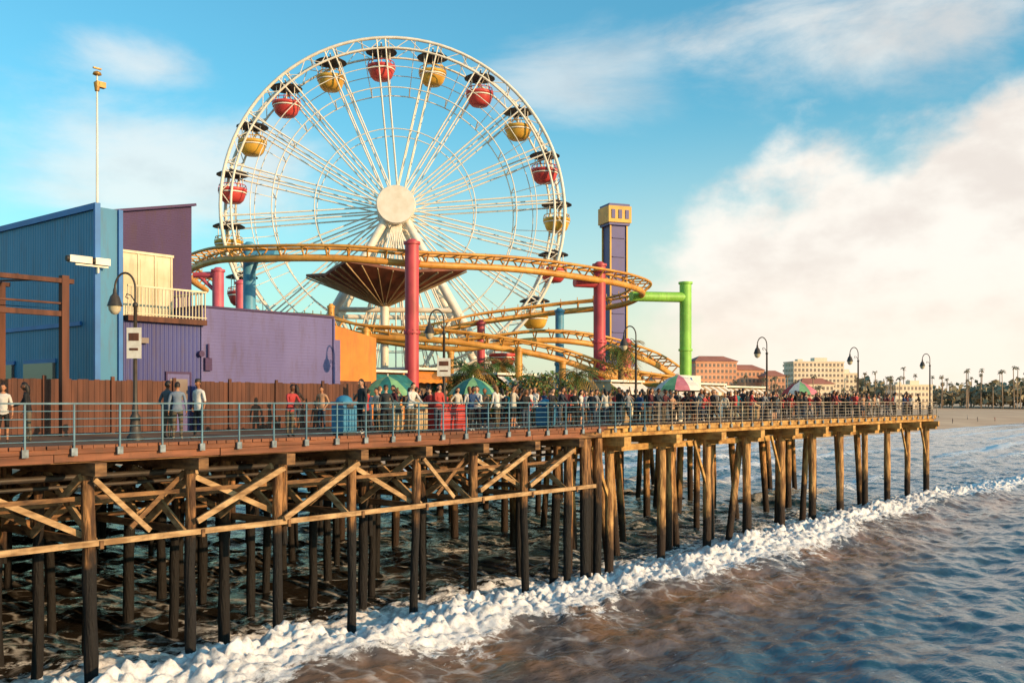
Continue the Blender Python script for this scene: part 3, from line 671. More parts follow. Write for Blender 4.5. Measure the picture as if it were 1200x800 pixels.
def segd(p, a, b):
    ab = b - a; t = max(0, min(1, (p - a).dot(ab) / max(ab.length_squared, 1e-9))); return (p - (a + ab * t)).length
def person_mesh(name, arms=('down', 'down'), legs='stand', female=False, hair='short', longsleeve=False, shorts=False, lean=0.0, hat=False, bag=False):
    J = {}; Rd = {}
    def j(n, p, r): J[n] = Vector(p); Rd[n] = r
    sw = .155 if female else .18
    yl = -lean
    j('pelvis', (0, 0, .95), (.135, .105)); j('waist', (0, yl * .3, 1.09), (.115 if female else .135, .095)); j('chest', (0, yl * .7, 1.28), (.145, .11)); j('uchest', (0, yl, 1.40), (.125, .09))
    j('neck', (0, yl * 1.1 + .005, 1.50), (.055, .055)); j('head', (0, yl * 1.2 - .01, 1.58), (.052, .055))
    hy = {'stand': ((0, 0), (0, 0)), 'walk': ((-.22, -.28), (.12, .34)), 'relaxed': ((-.03, -.06), (.03, .02))}[legs]
    for s, sx, (ky, ay) in (('L', -1, hy[0]), ('R', 1, hy[1])):
        j('hip' + s, (sx * .09, 0, .88), (.09, .092)); j('knee' + s, (sx * .105, ky * .8 - .015, .50), (.058, .06)); j('calf' + s, (sx * .108, (ky + ay) * .5 + .015, .36), (.052, .056))
        j('ankle' + s, (sx * .11, ay + .02, .10 + (.06 if ay > .2 else 0)), (.038, .04)); j('toe' + s, (sx * .125, ay - .13, .045), (.04, .03))
        arm = arms[0 if s == 'L' else 1]
        j('sh' + s, (sx * sw, yl, 1.415), (.058, .06))
        E = {'down': ((.235, .03, 1.13), (.25, -.05, .89)), 'rail': ((.23, -.14, 1.17), (.13, -.36, 1.07)), 'phone': ((.22, -.14, 1.19), (.1, -.30, 1.38)),
             'hip': ((.31, .08, 1.17), (.19, -.03, 1.0)), 'pocket': ((.27, .07, 1.14), (.17, -.06, .93)), 'up': ((.27, -.12, 1.5), (.18, -.22, 1.72)), 'cross': ((.22, -.1, 1.14), (-.02, -.2, 1.18)), 'swing': ((.24, .14, 1.16), (.24, .1, .92))}[arm]
        e = Vector(E[0]); w = Vector(E[1]); e.x *= sx; w.x *= sx; e.y += yl; w.y += yl
        j('el' + s, e, (.042, .044)); j('wr' + s, w, (.027, .03)); d = (w - e).normalized(); j('pa' + s, w + d * .075, (.034, .022))
    E = [('pelvis', 'waist'), ('waist', 'chest'), ('chest', 'uchest'), ('uchest', 'neck'), ('neck', 'head')]
    for s in 'LR': E += [('pelvis', 'hip' + s), ('hip' + s, 'knee' + s), ('knee' + s, 'calf' + s), ('calf' + s, 'ankle' + s), ('ankle' + s, 'toe' + s), ('uchest', 'sh' + s), ('sh' + s, 'el' + s), ('el' + s, 'wr' + s), ('wr' + s, 'pa' + s)]
    names = list(J); idx = {n: i for i, n in enumerate(names)}
    me = bpy.data.meshes.new('tmp'); me.from_pydata([J[n] for n in names], [(idx[a], idx[b]) for a, b in E], []); me.update()
    ob = bpy.data.objects.new('tmp', me); scene.collection.objects.link(ob)
    md = ob.modifiers.new('s', 'SKIN'); md.use_smooth_shade = True
    for i, n in enumerate(names):
        sv = me.skin_vertices[0].data[i]; sv.radius = Rd[n]; sv.use_root = (n == 'pelvis')
    sb = ob.modifiers.new('u', 'SUBSURF'); sb.levels = 1; sb.render_levels = 1
    dg = bpy.context.evaluated_depsgraph_get(); dg.update()
    ev = ob.evaluated_get(dg); em = ev.to_mesh()
    mb = MB(); vs = [v.co.copy() for v in em.vertices]; fs = [tuple(p.vertices) for p in em.polygons]
    seg = {'sk': [('neck', 'head')], 'sh': [('waist', 'chest'), ('chest', 'uchest')], 'pt': [('pelvis', 'pelvis')]}
    for s in 'LR':
        seg['sh'] += [('uchest', 'sh' + s), ('sh' + s, 'el' + s)]
        seg['sh' if longsleeve else 'sk'] += [('el' + s, 'wr' + s)]; seg['sk'] += [('wr' + s, 'pa' + s)]
        seg['pt'] += [('pelvis', 'hip' + s), ('hip' + s, 'knee' + s)]
        seg['sk' if shorts else 'pt'] += [('knee' + s, 'ankle' + s)]
        seg.setdefault('so', []).append(('ankle' + s, 'toe' + s))
    mi_ = {'sk': 0, 'sh': 2, 'pt': 3, 'so': 4}
    for f in fs:
        c = sum((vs[i] for i in f), Vector()) / len(f); best = None
        for k, L in seg.items():
            for a, b in L:
                d = segd(c, J[a], J[b]) / (1.6 if k == 'sh' and 'chest' in b else 1)
                if best is None or d < best[0]: best = (d, k)
        k = best[1]
        if .86 < c.z < 1.03 and abs(c.x) < .17 and k in ('pt', 'sh'): k = 'sh' if c.z > .90 else 'pt'
        mb.f.append(tuple(f)); mb.m.append(mi_[k]); mb.s.append(True)
    mb.v = [tuple(v) for v in vs]
    ev.to_mesh_clear(); bpy.data.objects.remove(ob); bpy.data.meshes.remove(me)
    for s, sx in (('L', -1), ('R', 1)):
        d = (J['pa' + s] - J['wr' + s]).normalized(); lat = Vector((0, 1, 0)) if abs(d.z) > .6 else Vector((sx, 0, 0))
        lat = (lat - d * lat.dot(d)).normalized(); n_ = d.cross(lat).normalized()
        if n_.dot(Vector((-sx, 0, -.5))) < 0: n_ = -n_
        base = J['pa' + s] + d * .012
        for k, (o, l) in enumerate(((-.027, .062), (-.009, .075), (.009, .07), (.026, .055))):
            p = base + lat * o; mb.tube([p, p + d * l * .5, p + d * l * .85 + n_ * l * .3, p + d * l * .95 + n_ * l * .55], [.0095, .009, .008, .005], 5, 0)
        p = J['wr' + s] + d * .035 - lat * .03; mb.tube([p, p - lat * .02 + d * .03 + n_ * .01, p - lat * .025 + d * .055 + n_ * .02], [.011, .010, .006], 5, 0)
    hc = J['head'] + Vector((0, -.012, .075)); n1, n2 = 14, 10; hv = []; hf = []
    def hp(u, v_, k=1.0):
        z = math.cos(v_); q = math.sin(v_); x = q * math.cos(u); y = q * math.sin(u)
        w = 1.0 if z > 0 else 1 - .28 * (-z) ** 1.5
        return hc + Vector((x * .077 * w * k, y * .098 * (w if y < 0 else w * .96) * k, z * .122 * k))
    for i in range(n2 + 1):
        for k in range(n1): hv.append(hp(2 * math.pi * k / n1, math.pi * i / n2))
    for i in range(n2):
        for k in range(n1): hf.append((i * n1 + k, (i + 1) * n1 + k, (i + 1) * n1 + (k + 1) % n1, i * n1 + (k + 1) % n1))
    mb.add(hv, hf, 0, True)
    mb.add([hc + Vector((0, -.094, .02)), hc + Vector((-.016, -.09, -.03)), hc + Vector((.016, -.09, -.03)), hc + Vector((0, -.122, -.024))], [(0, 1, 3), (0, 3, 2), (1, 2, 3)], 0)
    for sx in (-1, 1):
        mb.lathe(hc + Vector((sx * .03, -.086, .012)), [(0, -.008), (.010, -.005), (.010, .005), (0, .008)], 6, 1)
        mb.beam(hc + Vector((sx * .017, -.092, .030)), hc + Vector((sx * .045, -.084, .030)), .008, .006, 1)
        mb.box(hc + Vector((sx * .079, .005, -.005)), (.014, .03, .05), 0)
    mb.box(hc + Vector((0, -.083, -.058)), (.036, .012, .008), 5)
    hv = []; hf = []
    for i in range(n2 + 1):
        for k in range(n1): hv.append(hp(2 * math.pi * k / n1, math.pi * i / n2, 1.10))
    for i in range(n2):
        for k in range(n1):
            f = (i * n1 + k, (i + 1) * n1 + k, (i + 1) * n1 + (k + 1) % n1, i * n1 + (k + 1) % n1)
            c = sum((hv[q] for q in f), Vector()) / 4 - hc
            if c.z > .055 + max(0, -c.y) * .25 or (c.y > .015 and c.z > -.05) or (hair == 'long' and c.y > -.02): hf.append(f)
    mb.add(hv, hf, 1, True)
    if hair == 'long':
        mb.tube([hc + Vector((0, .05, .02)), hc + Vector((0, .075, -.08)), hc + Vector((0, .085, -.2)), hc + Vector((0, .075, -.3))], [.075, .085, .07, .03], 10, 1)
    if hair == 'bun': mb.lathe(hc + Vector((0, .1, .07)), [(0, -.04), (.035, -.02), (.035, .02), (0, .04)], 8, 1)
    if hat:
        mb.lathe(hc + Vector((0, 0, .045)), [(.09, 0), (.092, .05), (.07, .09), (0, .1)], 12, 5)
        mb.add([hc + Vector((-.07, -.06, .05)), hc + Vector((.07, -.06, .05)), hc + Vector((.05, -.17, .04)), hc + Vector((-.05, -.17, .04))], [(0, 1, 2, 3)], 5)
    if 'phone' in arms or 'up' in arms:
        s = 'L' if arms[0] in ('phone', 'up') else 'R'; mb.box(J['pa' + s] + Vector((0, -.03, .05)), (.075, .012, .15), 5)
    if bag:
        mb.box((0, yl + .17, 1.22), (.28, .15, .40), 5); mb.box((0, yl + .255, 1.15), (.2, .04, .2), 5)
        for sx in (-1, 1): mb.tube([(sx * .1, yl + .12, 1.42), (sx * .11, yl - .0, 1.50), (sx * .11, yl - .115, 1.4), (sx * .12, yl - .1, 1.2), (sx * .13, yl + .1, 1.08)], .016, 5, 5)
    me = bpy.data.meshes.new(name); me.from_pydata(mb.v, [], mb.f)
    for mm in (mskin, mhair, mshirt, mpant, mshoe, M['dark']): me.materials.append(mm)
    me.polygons.foreach_set('material_index', mb.m); me.polygons.foreach_set('use_smooth', mb.s); me.update()
    return me
PM = [person_mesh('p0', ('down', 'down'), 'stand', longsleeve=True),
      person_mesh('p1', ('rail', 'rail'), 'relaxed', lean=.12, longsleeve=True),
      person_mesh('p2', ('down', 'phone'), 'relaxed', True, 'long'),
      person_mesh('p3', ('pocket', 'down'), 'relaxed', hat=True),
      person_mesh('p4', ('hip', 'down'), 'relaxed', True, 'long', shorts=True),
      person_mesh('p5', ('swing', 'down'), 'walk', longsleeve=True, bag=True),
      person_mesh('p6', ('cross', 'cross'), 'stand', longsleeve=True),
      person_mesh('p7', ('up', 'phone'), 'stand', False, 'short', shorts=True),
      person_mesh('p8', ('swing', 'phone'), 'walk', True, 'bun', True),
      person_mesh('p9', ('rail', 'down'), 'relaxed', True, 'long', True, lean=.08),
      person_mesh('p10', ('pocket', 'pocket'), 'stand', False, 'short', True)]
SH = [H(c) for c in ('#1c1c20', '#22242c', '#18181a', '#2a2f3c', '#e6e2da', '#b83030', '#8a8c90', '#2a4a78', '#2f8a90', '#5a2028', '#d0c8b8', '#33373a', '#c04040', '#c84840', '#1e2a3a', '#3c3c40', '#c89a78', '#262224', '#3a2a26', '#d8d0c0')]
def put(me, loc, rz, h, col):
    o = bpy.data.objects.new('person', me); scene.collection.objects.link(o); o.location = loc; o.rotation_euler[2] = rz; s = h / 1.77
    o.scale = (s * random.uniform(.97, 1.06), s * random.uniform(.97, 1.06), s); o.color = (*col, 1)
random.seed(17)
put(PM[4], (-13.75, 26.9, DECK), .3, 1.62, H('#e4e0da')); put(PM[9], (-13.1, 27.0, DECK), -1.2, 1.66, H('#18181c'))
put(PM[10], (-10.35, 29.9, DECK), 2.6, 1.76, H('#5a6068')); put(PM[0], (-9.95, 29.6, DECK), 3.4, 1.72, H('#8090a4')); put(PM[3], (-9.35, 29.7, DECK), -.5, 1.80, H('#ece8e2'))
placed = [(11.75, .9), (14.4, 1.3), (15.3, 1.0), (23.4, 1.2), (30, 1.6), (44, 1.6), (17.6, 1.6), (17.0, 1.6), (18.2, 1.6)]
def free(a, b, d=.5): return all((a - x) ** 2 + (b - y) ** 2 > d * d for x, y in placed)
face_out = TH
n = 0; tries = 0
while n < 225 and tries < 9000:
    tries += 1
    a = random.uniform(9.0, 73.0) if random.random() > .02 else random.uniform(2, 9)
    near = random.random() < .45
    b = random.uniform(.45, 1.6) if near else random.uniform(1.6, 6.5)
    dens = .5 + .9 * noise.noise(Vector((a * .3, b * .3, 3)))
    if a < 12: dens *= .35
    if random.random() > dens * 1.3: continue
    if not free(a, b, .45): continue
    placed.append((a, b)); n += 1
    if near and b < .7: me = PM[random.choice((1, 9))]; rz = face_out + random.uniform(-.3, .3)
    else: me = random.choice(PM if a > 14 else PM[:7]); rz = face_out + random.choice((0, math.pi, 1.57, -1.57, random.uniform(-3, 3))) + random.uniform(-.4, .4)
    if me in (PM[1],) and b > .9: me = PM[6]
    put(me, W(a, b, DECK), rz, random.gauss(1.70, .08), random.choice(SH))
for i in range(60):   # strollers on the beach
    b = random.uniform(66, 150); a = random.uniform(120, 420)
    p = W(a, b, .1 + min(b - 62, 34) * .04); put(random.choice(PM), p, random.uniform(0, 6), 1.75, random.choice(SH))

# ------------------------------------------------------------------ ocean
def axis(parts):
    out = []
    for (a, b, n, g) in parts:
        if g == 0: out += list(np.linspace(a, b, n, endpoint=False))
        else:
            t = np.linspace(0, 1, n, endpoint=False)
            out += list(a + (b - a) * (t ** g if g > 0 else 1 - (1 - t) ** (-g)))
    return out
A = axis([(-3000, -16, 24, -4), (-16, 50, 600, 0), (50, 110, 280, 0), (110, 300, 190, 1.3), (300, 5000, 40, 3)]) + [5000]
B = axis([(-3000, -26, 24, -4), (-26, -8, 100, 0), (-8, 5, 200, 0), (5, 75, 180, 0)]) + [75]
A = np.array(A); B = np.array(B); GA, GB = np.meshgrid(A, B, indexing='ij')
bc = -1.7 + .6 * np.sin(GA * .11 + 1) + .28 * np.sin(GA * .37) + .14 * np.sin(GA * .9)
t = GB - bc
rs = np.random.RandomState(4); Hh = np.zeros_like(GA)
fade = 1 / (1 + (np.maximum(GA - 120, 0) / 150) ** 2) * 1 / (1 + (np.maximum(-GB - 60, 0) / 60) ** 2) * 1 / (1 + (np.maximum(-GA - 16, 0) / 40) ** 2)
for i in range(40):
    wl = 10 ** rs.uniform(-.15, .95); th = rs.normal(math.pi / 2, .7); am = .0070 * wl ** .8; ph = rs.uniform(0, 6.28); k = 2 * math.pi / wl
    s = np.sin(k * (GA * math.cos(th) + GB * math.sin(th)) + ph); Hh += am * (s + .35 * (1 - 2 * np.abs(s)))
Hh *= fade
amp = .62 + .14 * np.sin(GA * .19 + .5) + .25 * np.exp(-((GA - 50) / 18) ** 2)
amp = np.where(GA > 120, amp * np.exp(-(GA - 120) / 120), amp)
w1 = np.where(t < 0, np.exp(-(np.abs(t) / 3.2) ** 1.7), np.exp(-(t / 1.8) ** 2)); Hh += amp * w1
foam = np.zeros_like(GA)
af = np.clip(1.75 - np.maximum(GA - 46, 0) / 20, .3, 1.5) + 1.1 * np.exp(-((GA - 84) / 20) ** 2) - .25 * np.sin(GA * .31) * np.sin(GA * .13)
wid = np.where(t < 0, 1.45 + .9 * np.clip((24 - GA) / 20, 0, 1) + .9 * np.exp(-((GA - 37) / 10) ** 2) + .55 * np.sin(GA * .55) * np.sin(GA * .23), 4.6 + 1.0 * np.clip((16 - GA) / 16, 0, 1))
wid = np.maximum(wid, .6)
foam += af * np.exp(-(np.abs(t) / wid) ** 2.2)
for (b0, am, wb, c0) in ((10.5, .45, 2.6, 2.), (19, .3, 2.6, 4.), (29, .40, 3.2, 1.), (41, .4, 3.2, 5.), (52, .3, 3.2, 3.), (59, .1, 3, 0.)):
    bb_ = b0 + 1.3 * np.sin(GA * .05 + c0) + .5 * np.sin(GA * .17 + c0 * 2)
    tt = GB - bb_; mod = np.clip(.68 + .6 * np.sin(GA * .045 + c0 * 3) + .2 * np.sin(GA * .2 + c0), 0, 1) * np.where(GA < 62, .45, 1.4)
    Hh += am * mod * np.where(tt < 0, np.exp(-(tt / (wb * 1.6)) ** 2), np.exp(-(tt / 1.2) ** 2))
    foam += mod * 1.0 * np.exp(-(np.where(tt < 0, tt / np.where(GA < 62, .5, 1.9), tt / wb)) ** 2)
for (b0, am) in ((-10.5, .20), (-18, .22), (-27, .3)):
    Hh += am * np.exp(-((GB - b0 - 1.5 * np.sin(GA * .06 + b0)) / 2.4) ** 2) * (.6 + .4 * np.sin(GA * .1 + b0))
sand_sky_refl = np.clip(np.exp(-((t + 4.2) / 3.4) ** 2) * np.where(GA < 80, 1, .5), 0, 1)  # brown wave back: sandy water plus warm sky reflection painted in
under_shade = np.clip((t - 1.5) / 3, 0, 1) * np.clip((40 - GA) / 20, 0, 1)  # shade below the pier, painted as darker water colour
lace = np.clip(np.where(t > 0, 1 - t / 60, .7 * np.exp(-(t / 5) ** 2)), 0, 1)
nA, nB = GA.shape
ii = np.argwhere(foam > .12)
for (i, k) in ii:
    a, b = GA[i, k], GB[i, k]
    if a > 150 or a < -18: continue
    f_ = min(foam[i, k], 1.1)
    n_ = noise.noise(Vector((a * 1.1, b * 1.5, 0))); n2 = noise.noise(Vector((a * .5, b * .6, 5))); n3 = noise.noise(Vector((a * 2.7, b * 3.1, 9))); n4 = noise.noise(Vector((a * 6, b * 6, 2)))
    cr_ = 1 + .8 * math.exp(-((b - bc[i, k]) / 1.0) ** 2)
    Hh[i, k] += f_ * cr_ * (.26 * abs(n_) + .14 * n2 + .20 * abs(n3) + .04 * n4)
verts = np.stack([GA, GB, Hh], -1).reshape(-1, 3)
idx = np.arange(nA * nB).reshape(nA, nB)
faces = np.stack([idx[:-1, :-1], idx[1:, :-1], idx[1:, 1:], idx[:-1, 1:]], -1).reshape(-1, 4)
me = bpy.data.meshes.new('water'); me.vertices.add(len(verts)); me.vertices.foreach_set('co', verts.ravel())
me.loops.add(faces.size); me.loops.foreach_set('vertex_index', faces.ravel()); me.polygons.add(len(faces))
me.polygons.foreach_set('loop_start', np.arange(0, faces.size, 4)); me.polygons.foreach_set('loop_total', np.full(len(faces), 4)); me.update(calc_edges=True)
me.polygons.foreach_set('use_smooth', np.ones(len(faces), dtype=bool))
for nm, arr in (('foam', foam), ('sand_sky_refl', sand_sky_refl), ('lace', lace), ('under_shade', under_shade)):
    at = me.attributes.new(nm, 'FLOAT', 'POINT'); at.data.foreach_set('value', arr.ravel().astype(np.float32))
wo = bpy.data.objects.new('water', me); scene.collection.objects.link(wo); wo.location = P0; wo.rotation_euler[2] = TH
m = bpy.data.materials.new('sea_water'); m.use_nodes = True; nt = m.node_tree; L = nt.links.new; bs = nt.nodes['Principled BSDF']; out = nt.nodes['Material Output']
tc = nd(nt, 'ShaderNodeTexCoord')
def att(n): q = nd(nt, 'ShaderNodeAttribute'); q.attribute_name = n; return q.outputs['Fac']
def mth(nt, op, a, b=None, c=None, clamp=False):
    n = nt.nodes.new('ShaderNodeMath'); n.operation = op; n.use_clamp = clamp
    for i, x in enumerate((a, b, c)):
        if x is None: continue
        if isinstance(x, (int, float)): n.inputs[i].default_value = x
        else: nt.links.new(x, n.inputs[i])
    return n.outputs[0]
def mixc(nt, f, a, b):
    n = nt.nodes.new('ShaderNodeMix'); n.data_type = 'RGBA'
    for i, x in ((0, f), (6, a), (7, b)):
        if isinstance(x, (int, float)): n.inputs[i].default_value = x
        elif isinstance(x, tuple): n.inputs[i].default_value = (*x, 1)
        else: nt.links.new(x, n.inputs[i])
    return n.outputs[2]
def mrange(nt, v, a, b, c=0, d=1, smooth=True):
    n = nt.nodes.new('ShaderNodeMapRange'); nt.links.new(v, n.inputs['Value'])
    n.inputs['From Min'].default_value = a; n.inputs['From Max'].default_value = b; n.inputs['To Min'].default_value = c; n.inputs['To Max'].default_value = d
    if smooth: n.interpolation_type = 'SMOOTHSTEP'
    return n.outputs[0]
def nzt(scale, detail=6, rough=.6, vec=None, dist=0):
    n = nd(nt, 'ShaderNodeTexNoise'); n.inputs['Scale'].default_value = scale; n.inputs['Detail'].default_value = detail; n.inputs['Roughness'].default_value = rough; n.inputs['Distortion'].default_value = dist
    L(vec if vec is not None else tc.outputs['Object'], n.inputs['Vector']); return n.outputs[0]
base = mixc(nt, mth(nt, 'MULTIPLY', att('sand_sky_refl'), mrange(nt, nzt(.22, 4), .3, .62, .4, 1)), (.03, .09, .13), (.30, .15, .065))
base = mixc(nt, mrange(nt, nzt(.25, 3), .35, .7, 0, .45), base, (.02, .06, .09))
base = mixc(nt, att('under_shade'), base, (.022, .018, .014))
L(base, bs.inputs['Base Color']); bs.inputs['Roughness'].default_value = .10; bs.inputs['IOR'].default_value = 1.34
mp = nd(nt, 'ShaderNodeMapping'); mp.inputs['Scale'].default_value = (.6, 1.3, 1); L(tc.outputs['Object'], mp.inputs[0])
hh = mth(nt, 'ADD', mth(nt, 'MULTIPLY', nzt(3.6, 5, .6, mp.outputs[0], .15), .14), mth(nt, 'MULTIPLY', nzt(1.1, 3, .5, mp.outputs[0], .1), .26))
bp = nd(nt, 'ShaderNodeBump'); bp.inputs['Strength'].default_value = .75; bp.inputs['Distance'].default_value = .42; L(hh, bp.inputs['Height']); L(bp.outputs[0], bs.inputs['Normal'])
fo = nd(nt, 'ShaderNodeBsdfPrincipled'); fo.inputs['Roughness'].default_value = .85; fo.inputs['Specular IOR Level'].default_value = .2
fmp = nd(nt, 'ShaderNodeMapping'); fmp.inputs['Scale'].default_value = (.8, 1.25, 1); L(tc.outputs['Object'], fmp.inputs[0])
fn1 = nzt(1.5, 10, .70, fmp.outputs[0], .3)
L(mixc(nt, mrange(nt, nzt(3.5, 8, .7), .32, .58), (.58, .57, .56), (.94, .93, .92)), fo.inputs['Base Color'])
fb = nd(nt, 'ShaderNodeBump'); fb.inputs['Strength'].default_value = .8; fb.inputs['Distance'].default_value = .10; L(nzt(4.0, 10, .75), fb.inputs['Height']); L(fb.outputs[0], fo.inputs['Normal'])
nv = nd(nt, 'ShaderNodeTexNoise'); nv.inputs['Scale'].default_value = .9; nv.inputs['Detail'].default_value = 4; L(tc.outputs['Object'], nv.inputs['Vector'])
va = nd(nt, 'ShaderNodeVectorMath', operation='MULTIPLY_ADD'); va.inputs[1].default_value = (1.6, 1.6, 0); L(nv.outputs['Color'], va.inputs[0]); L(tc.outputs['Object'], va.inputs[2])
vo = nd(nt, 'ShaderNodeTexVoronoi'); vo.feature = 'DISTANCE_TO_EDGE'; vo.inputs['Scale'].default_value = .9; L(va.outputs[0], vo.inputs['Vector'])
lc = mth(nt, 'MULTIPLY', mrange(nt, vo.outputs['Distance'], .0, .12, 1, 0), mth(nt, 'MULTIPLY', att('lace'), mrange(nt, nzt(.35, 5), .40, .58)))
lc = mth(nt, 'MULTIPLY', lc, mrange(nt, fn1, .35, .6, .2, .85))
f1 = mrange(nt, mth(nt, 'ADD', att('foam'), mth(nt, 'MULTIPLY', mth(nt, 'SUBTRACT', fn1, .5), 3.0)), .36, .70)
ff = mth(nt, 'MAXIMUM', f1, lc)
ms = nd(nt, 'ShaderNodeMixShader'); L(ff, ms.inputs[0]); L(bs.outputs[0], ms.inputs[1]); L(fo.outputs[0], ms.inputs[2]); L(ms.outputs[0], out.inputs['Surface'])
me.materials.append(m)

# ------------------------------------------------------------------ beach / land sheet
prof = [(50, -1.2), (60, -.15), (63, .05), (75, .7), (95, 1.5), (130, 2.3), (200, 3.4), (330, 4.6), (600, 6.0), (5200, 6.6)]
AX = [-5000, -1500, -500] + list(range(-300, 900, 30)) + [1200, 2000, 3500, 7000]
m = MB(); vs = []
for a in AX:
    for (b, z) in prof: vs.append((a, b + (2.5 * math.sin(a * .02) if b < 80 else 0), z + (.25 * noise.noise(Vector((a * .03, b * .03, 1))) if b > 70 else 0)))
k = len(prof)
m.add(vs, [(i * k + j_, (i + 1) * k + j_, (i + 1) * k + j_ + 1, i * k + j_ + 1) for i in range(len(AX) - 1) for j_ in range(k - 1)], 0, True)
m.obj('beach', ['sand'], pier=True)

# ------------------------------------------------------------------ distant hotels
def hotel(name, X, Y, w, d, zt, wall, floors, cols, hip=False, rz=.2, z0=2.5):
    e = empty(name, loc=(X, Y, 0), rz=rz)
    m = MB(); m.box((0, 0, (z0 + zt) / 2), (w, d, zt - z0), 0); m.box((0, 0, zt + .4), (w + .8, d + .8, .8), 0); m.obj('walls', [wall], e)
    m = MB(); fh = (zt - z0) / floors; cw = w / cols
    for i in range(floors):
        for j_ in range(cols):
            m.box((-w / 2 + cw * (j_ + .5), -d / 2 - .06, z0 + fh * (i + .55)), (cw * .5, .2, fh * .5), 0)
            if j_ < cols * d / w: m.box((w / 2 + .06, -d / 2 + cw * (j_ + .5), z0 + fh * (i + .55)), (.2, cw * .5, fh * .5), 0); m.box((-w / 2 - .06, -d / 2 + cw * (j_ + .5), z0 + fh * (i + .55)), (.2, cw * .5, fh * .5), 0)
        m.box((0, -d / 2 - .12, z0 + fh * (i + .22)), (w, .5, .25), 1)
    m.obj('windows', ['window', wall], e)
    m = MB()
    if hip:
        m.add([(-w / 2 - 1, -d / 2 - 1, zt + .8), (w / 2 + 1, -d / 2 - 1, zt + .8), (w / 2 + 1, d / 2 + 1, zt + .8), (-w / 2 - 1, d / 2 + 1, zt + .8), (-w / 2 + d / 3, 0, zt + 4.2), (w / 2 - d / 3, 0, zt + 4.2)], [(0, 1, 5, 4), (1, 2, 5), (2, 3, 4, 5), (3, 0, 4)], 0)
    else:
        m.box((w * .1, 0, zt + 2), (w * .25, d * .4, 2.6), 1); m.box((-w * .3, 0, zt + 1.5), (w * .1, d * .3, 1.6), 1)
    m.obj('roof', ['roof', wall], e)
hotel('terracotta_hotel', 120, 600, 26, 16, 31, 'terra', 8, 10, True)
hotel('terracotta_hotel', 141, 606, 20, 14, 26, 'terra', 6, 8, True, .15)
hotel('brick_apartment_building', 154, 590, 12, 12, 22, 'terra', 5, 5, True, .1)
hotel('stucco_hotel', 197, 650, 34, 16, 33, 'stucco', 9, 13, False, .12)
hotel('stucco_hotel', 221, 665, 14, 14, 26, 'stucco', 7, 5, False, .1)
hotel('stucco_apartment_building', 92, 590, 22, 14, 20, 'stucco', 5, 8, True, .2)
hotel('stucco_apartment_building', 172, 570, 20, 12, 17, 'stucco', 4, 8, True, .2)
hotel('stucco_apartment_building', 255, 640, 26, 12, 18, 'stucco', 4, 10, False, .2)
hotel('terracotta_apartment_building', 60, 600, 24, 14, 22, 'terra', 5, 9, False, .2)

# distant trees: palms and rounded clumps, one object
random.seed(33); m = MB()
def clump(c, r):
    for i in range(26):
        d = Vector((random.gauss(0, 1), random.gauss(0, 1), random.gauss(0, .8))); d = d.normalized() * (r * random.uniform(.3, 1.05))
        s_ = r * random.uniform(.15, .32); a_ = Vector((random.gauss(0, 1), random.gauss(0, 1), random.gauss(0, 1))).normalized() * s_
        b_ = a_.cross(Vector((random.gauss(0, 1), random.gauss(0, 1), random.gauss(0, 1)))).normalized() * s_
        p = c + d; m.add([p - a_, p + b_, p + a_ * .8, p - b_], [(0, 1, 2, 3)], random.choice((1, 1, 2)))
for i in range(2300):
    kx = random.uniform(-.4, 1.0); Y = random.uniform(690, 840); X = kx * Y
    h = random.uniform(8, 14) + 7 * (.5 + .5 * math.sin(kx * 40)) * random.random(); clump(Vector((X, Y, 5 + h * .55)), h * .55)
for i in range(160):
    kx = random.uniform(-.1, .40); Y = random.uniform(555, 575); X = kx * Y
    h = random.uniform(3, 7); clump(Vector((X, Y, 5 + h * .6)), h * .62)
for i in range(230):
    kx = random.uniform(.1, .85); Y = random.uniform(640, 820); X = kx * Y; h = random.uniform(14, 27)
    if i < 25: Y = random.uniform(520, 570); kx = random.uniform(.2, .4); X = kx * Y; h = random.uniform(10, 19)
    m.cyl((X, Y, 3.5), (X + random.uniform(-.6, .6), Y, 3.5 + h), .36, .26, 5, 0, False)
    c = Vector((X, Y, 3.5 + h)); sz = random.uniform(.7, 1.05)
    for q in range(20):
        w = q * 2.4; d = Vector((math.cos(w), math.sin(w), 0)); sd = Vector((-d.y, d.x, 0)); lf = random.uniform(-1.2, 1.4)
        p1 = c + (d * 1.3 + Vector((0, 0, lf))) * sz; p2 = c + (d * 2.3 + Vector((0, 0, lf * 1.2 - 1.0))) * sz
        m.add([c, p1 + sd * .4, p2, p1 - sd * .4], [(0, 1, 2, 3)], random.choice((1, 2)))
m.obj('distant_trees', [mat('far_trunk', H('#a89078'), H('#947c66'), .2, .9), mat('far_foliage', H('#a2967a'), H('#8a8268'), 0.15, 0.8), mat('far_foliage_dark', H('#887e64'), H('#76705c'), .15, .85)])  # trunks and leaves paled, aerial haze put into the colours

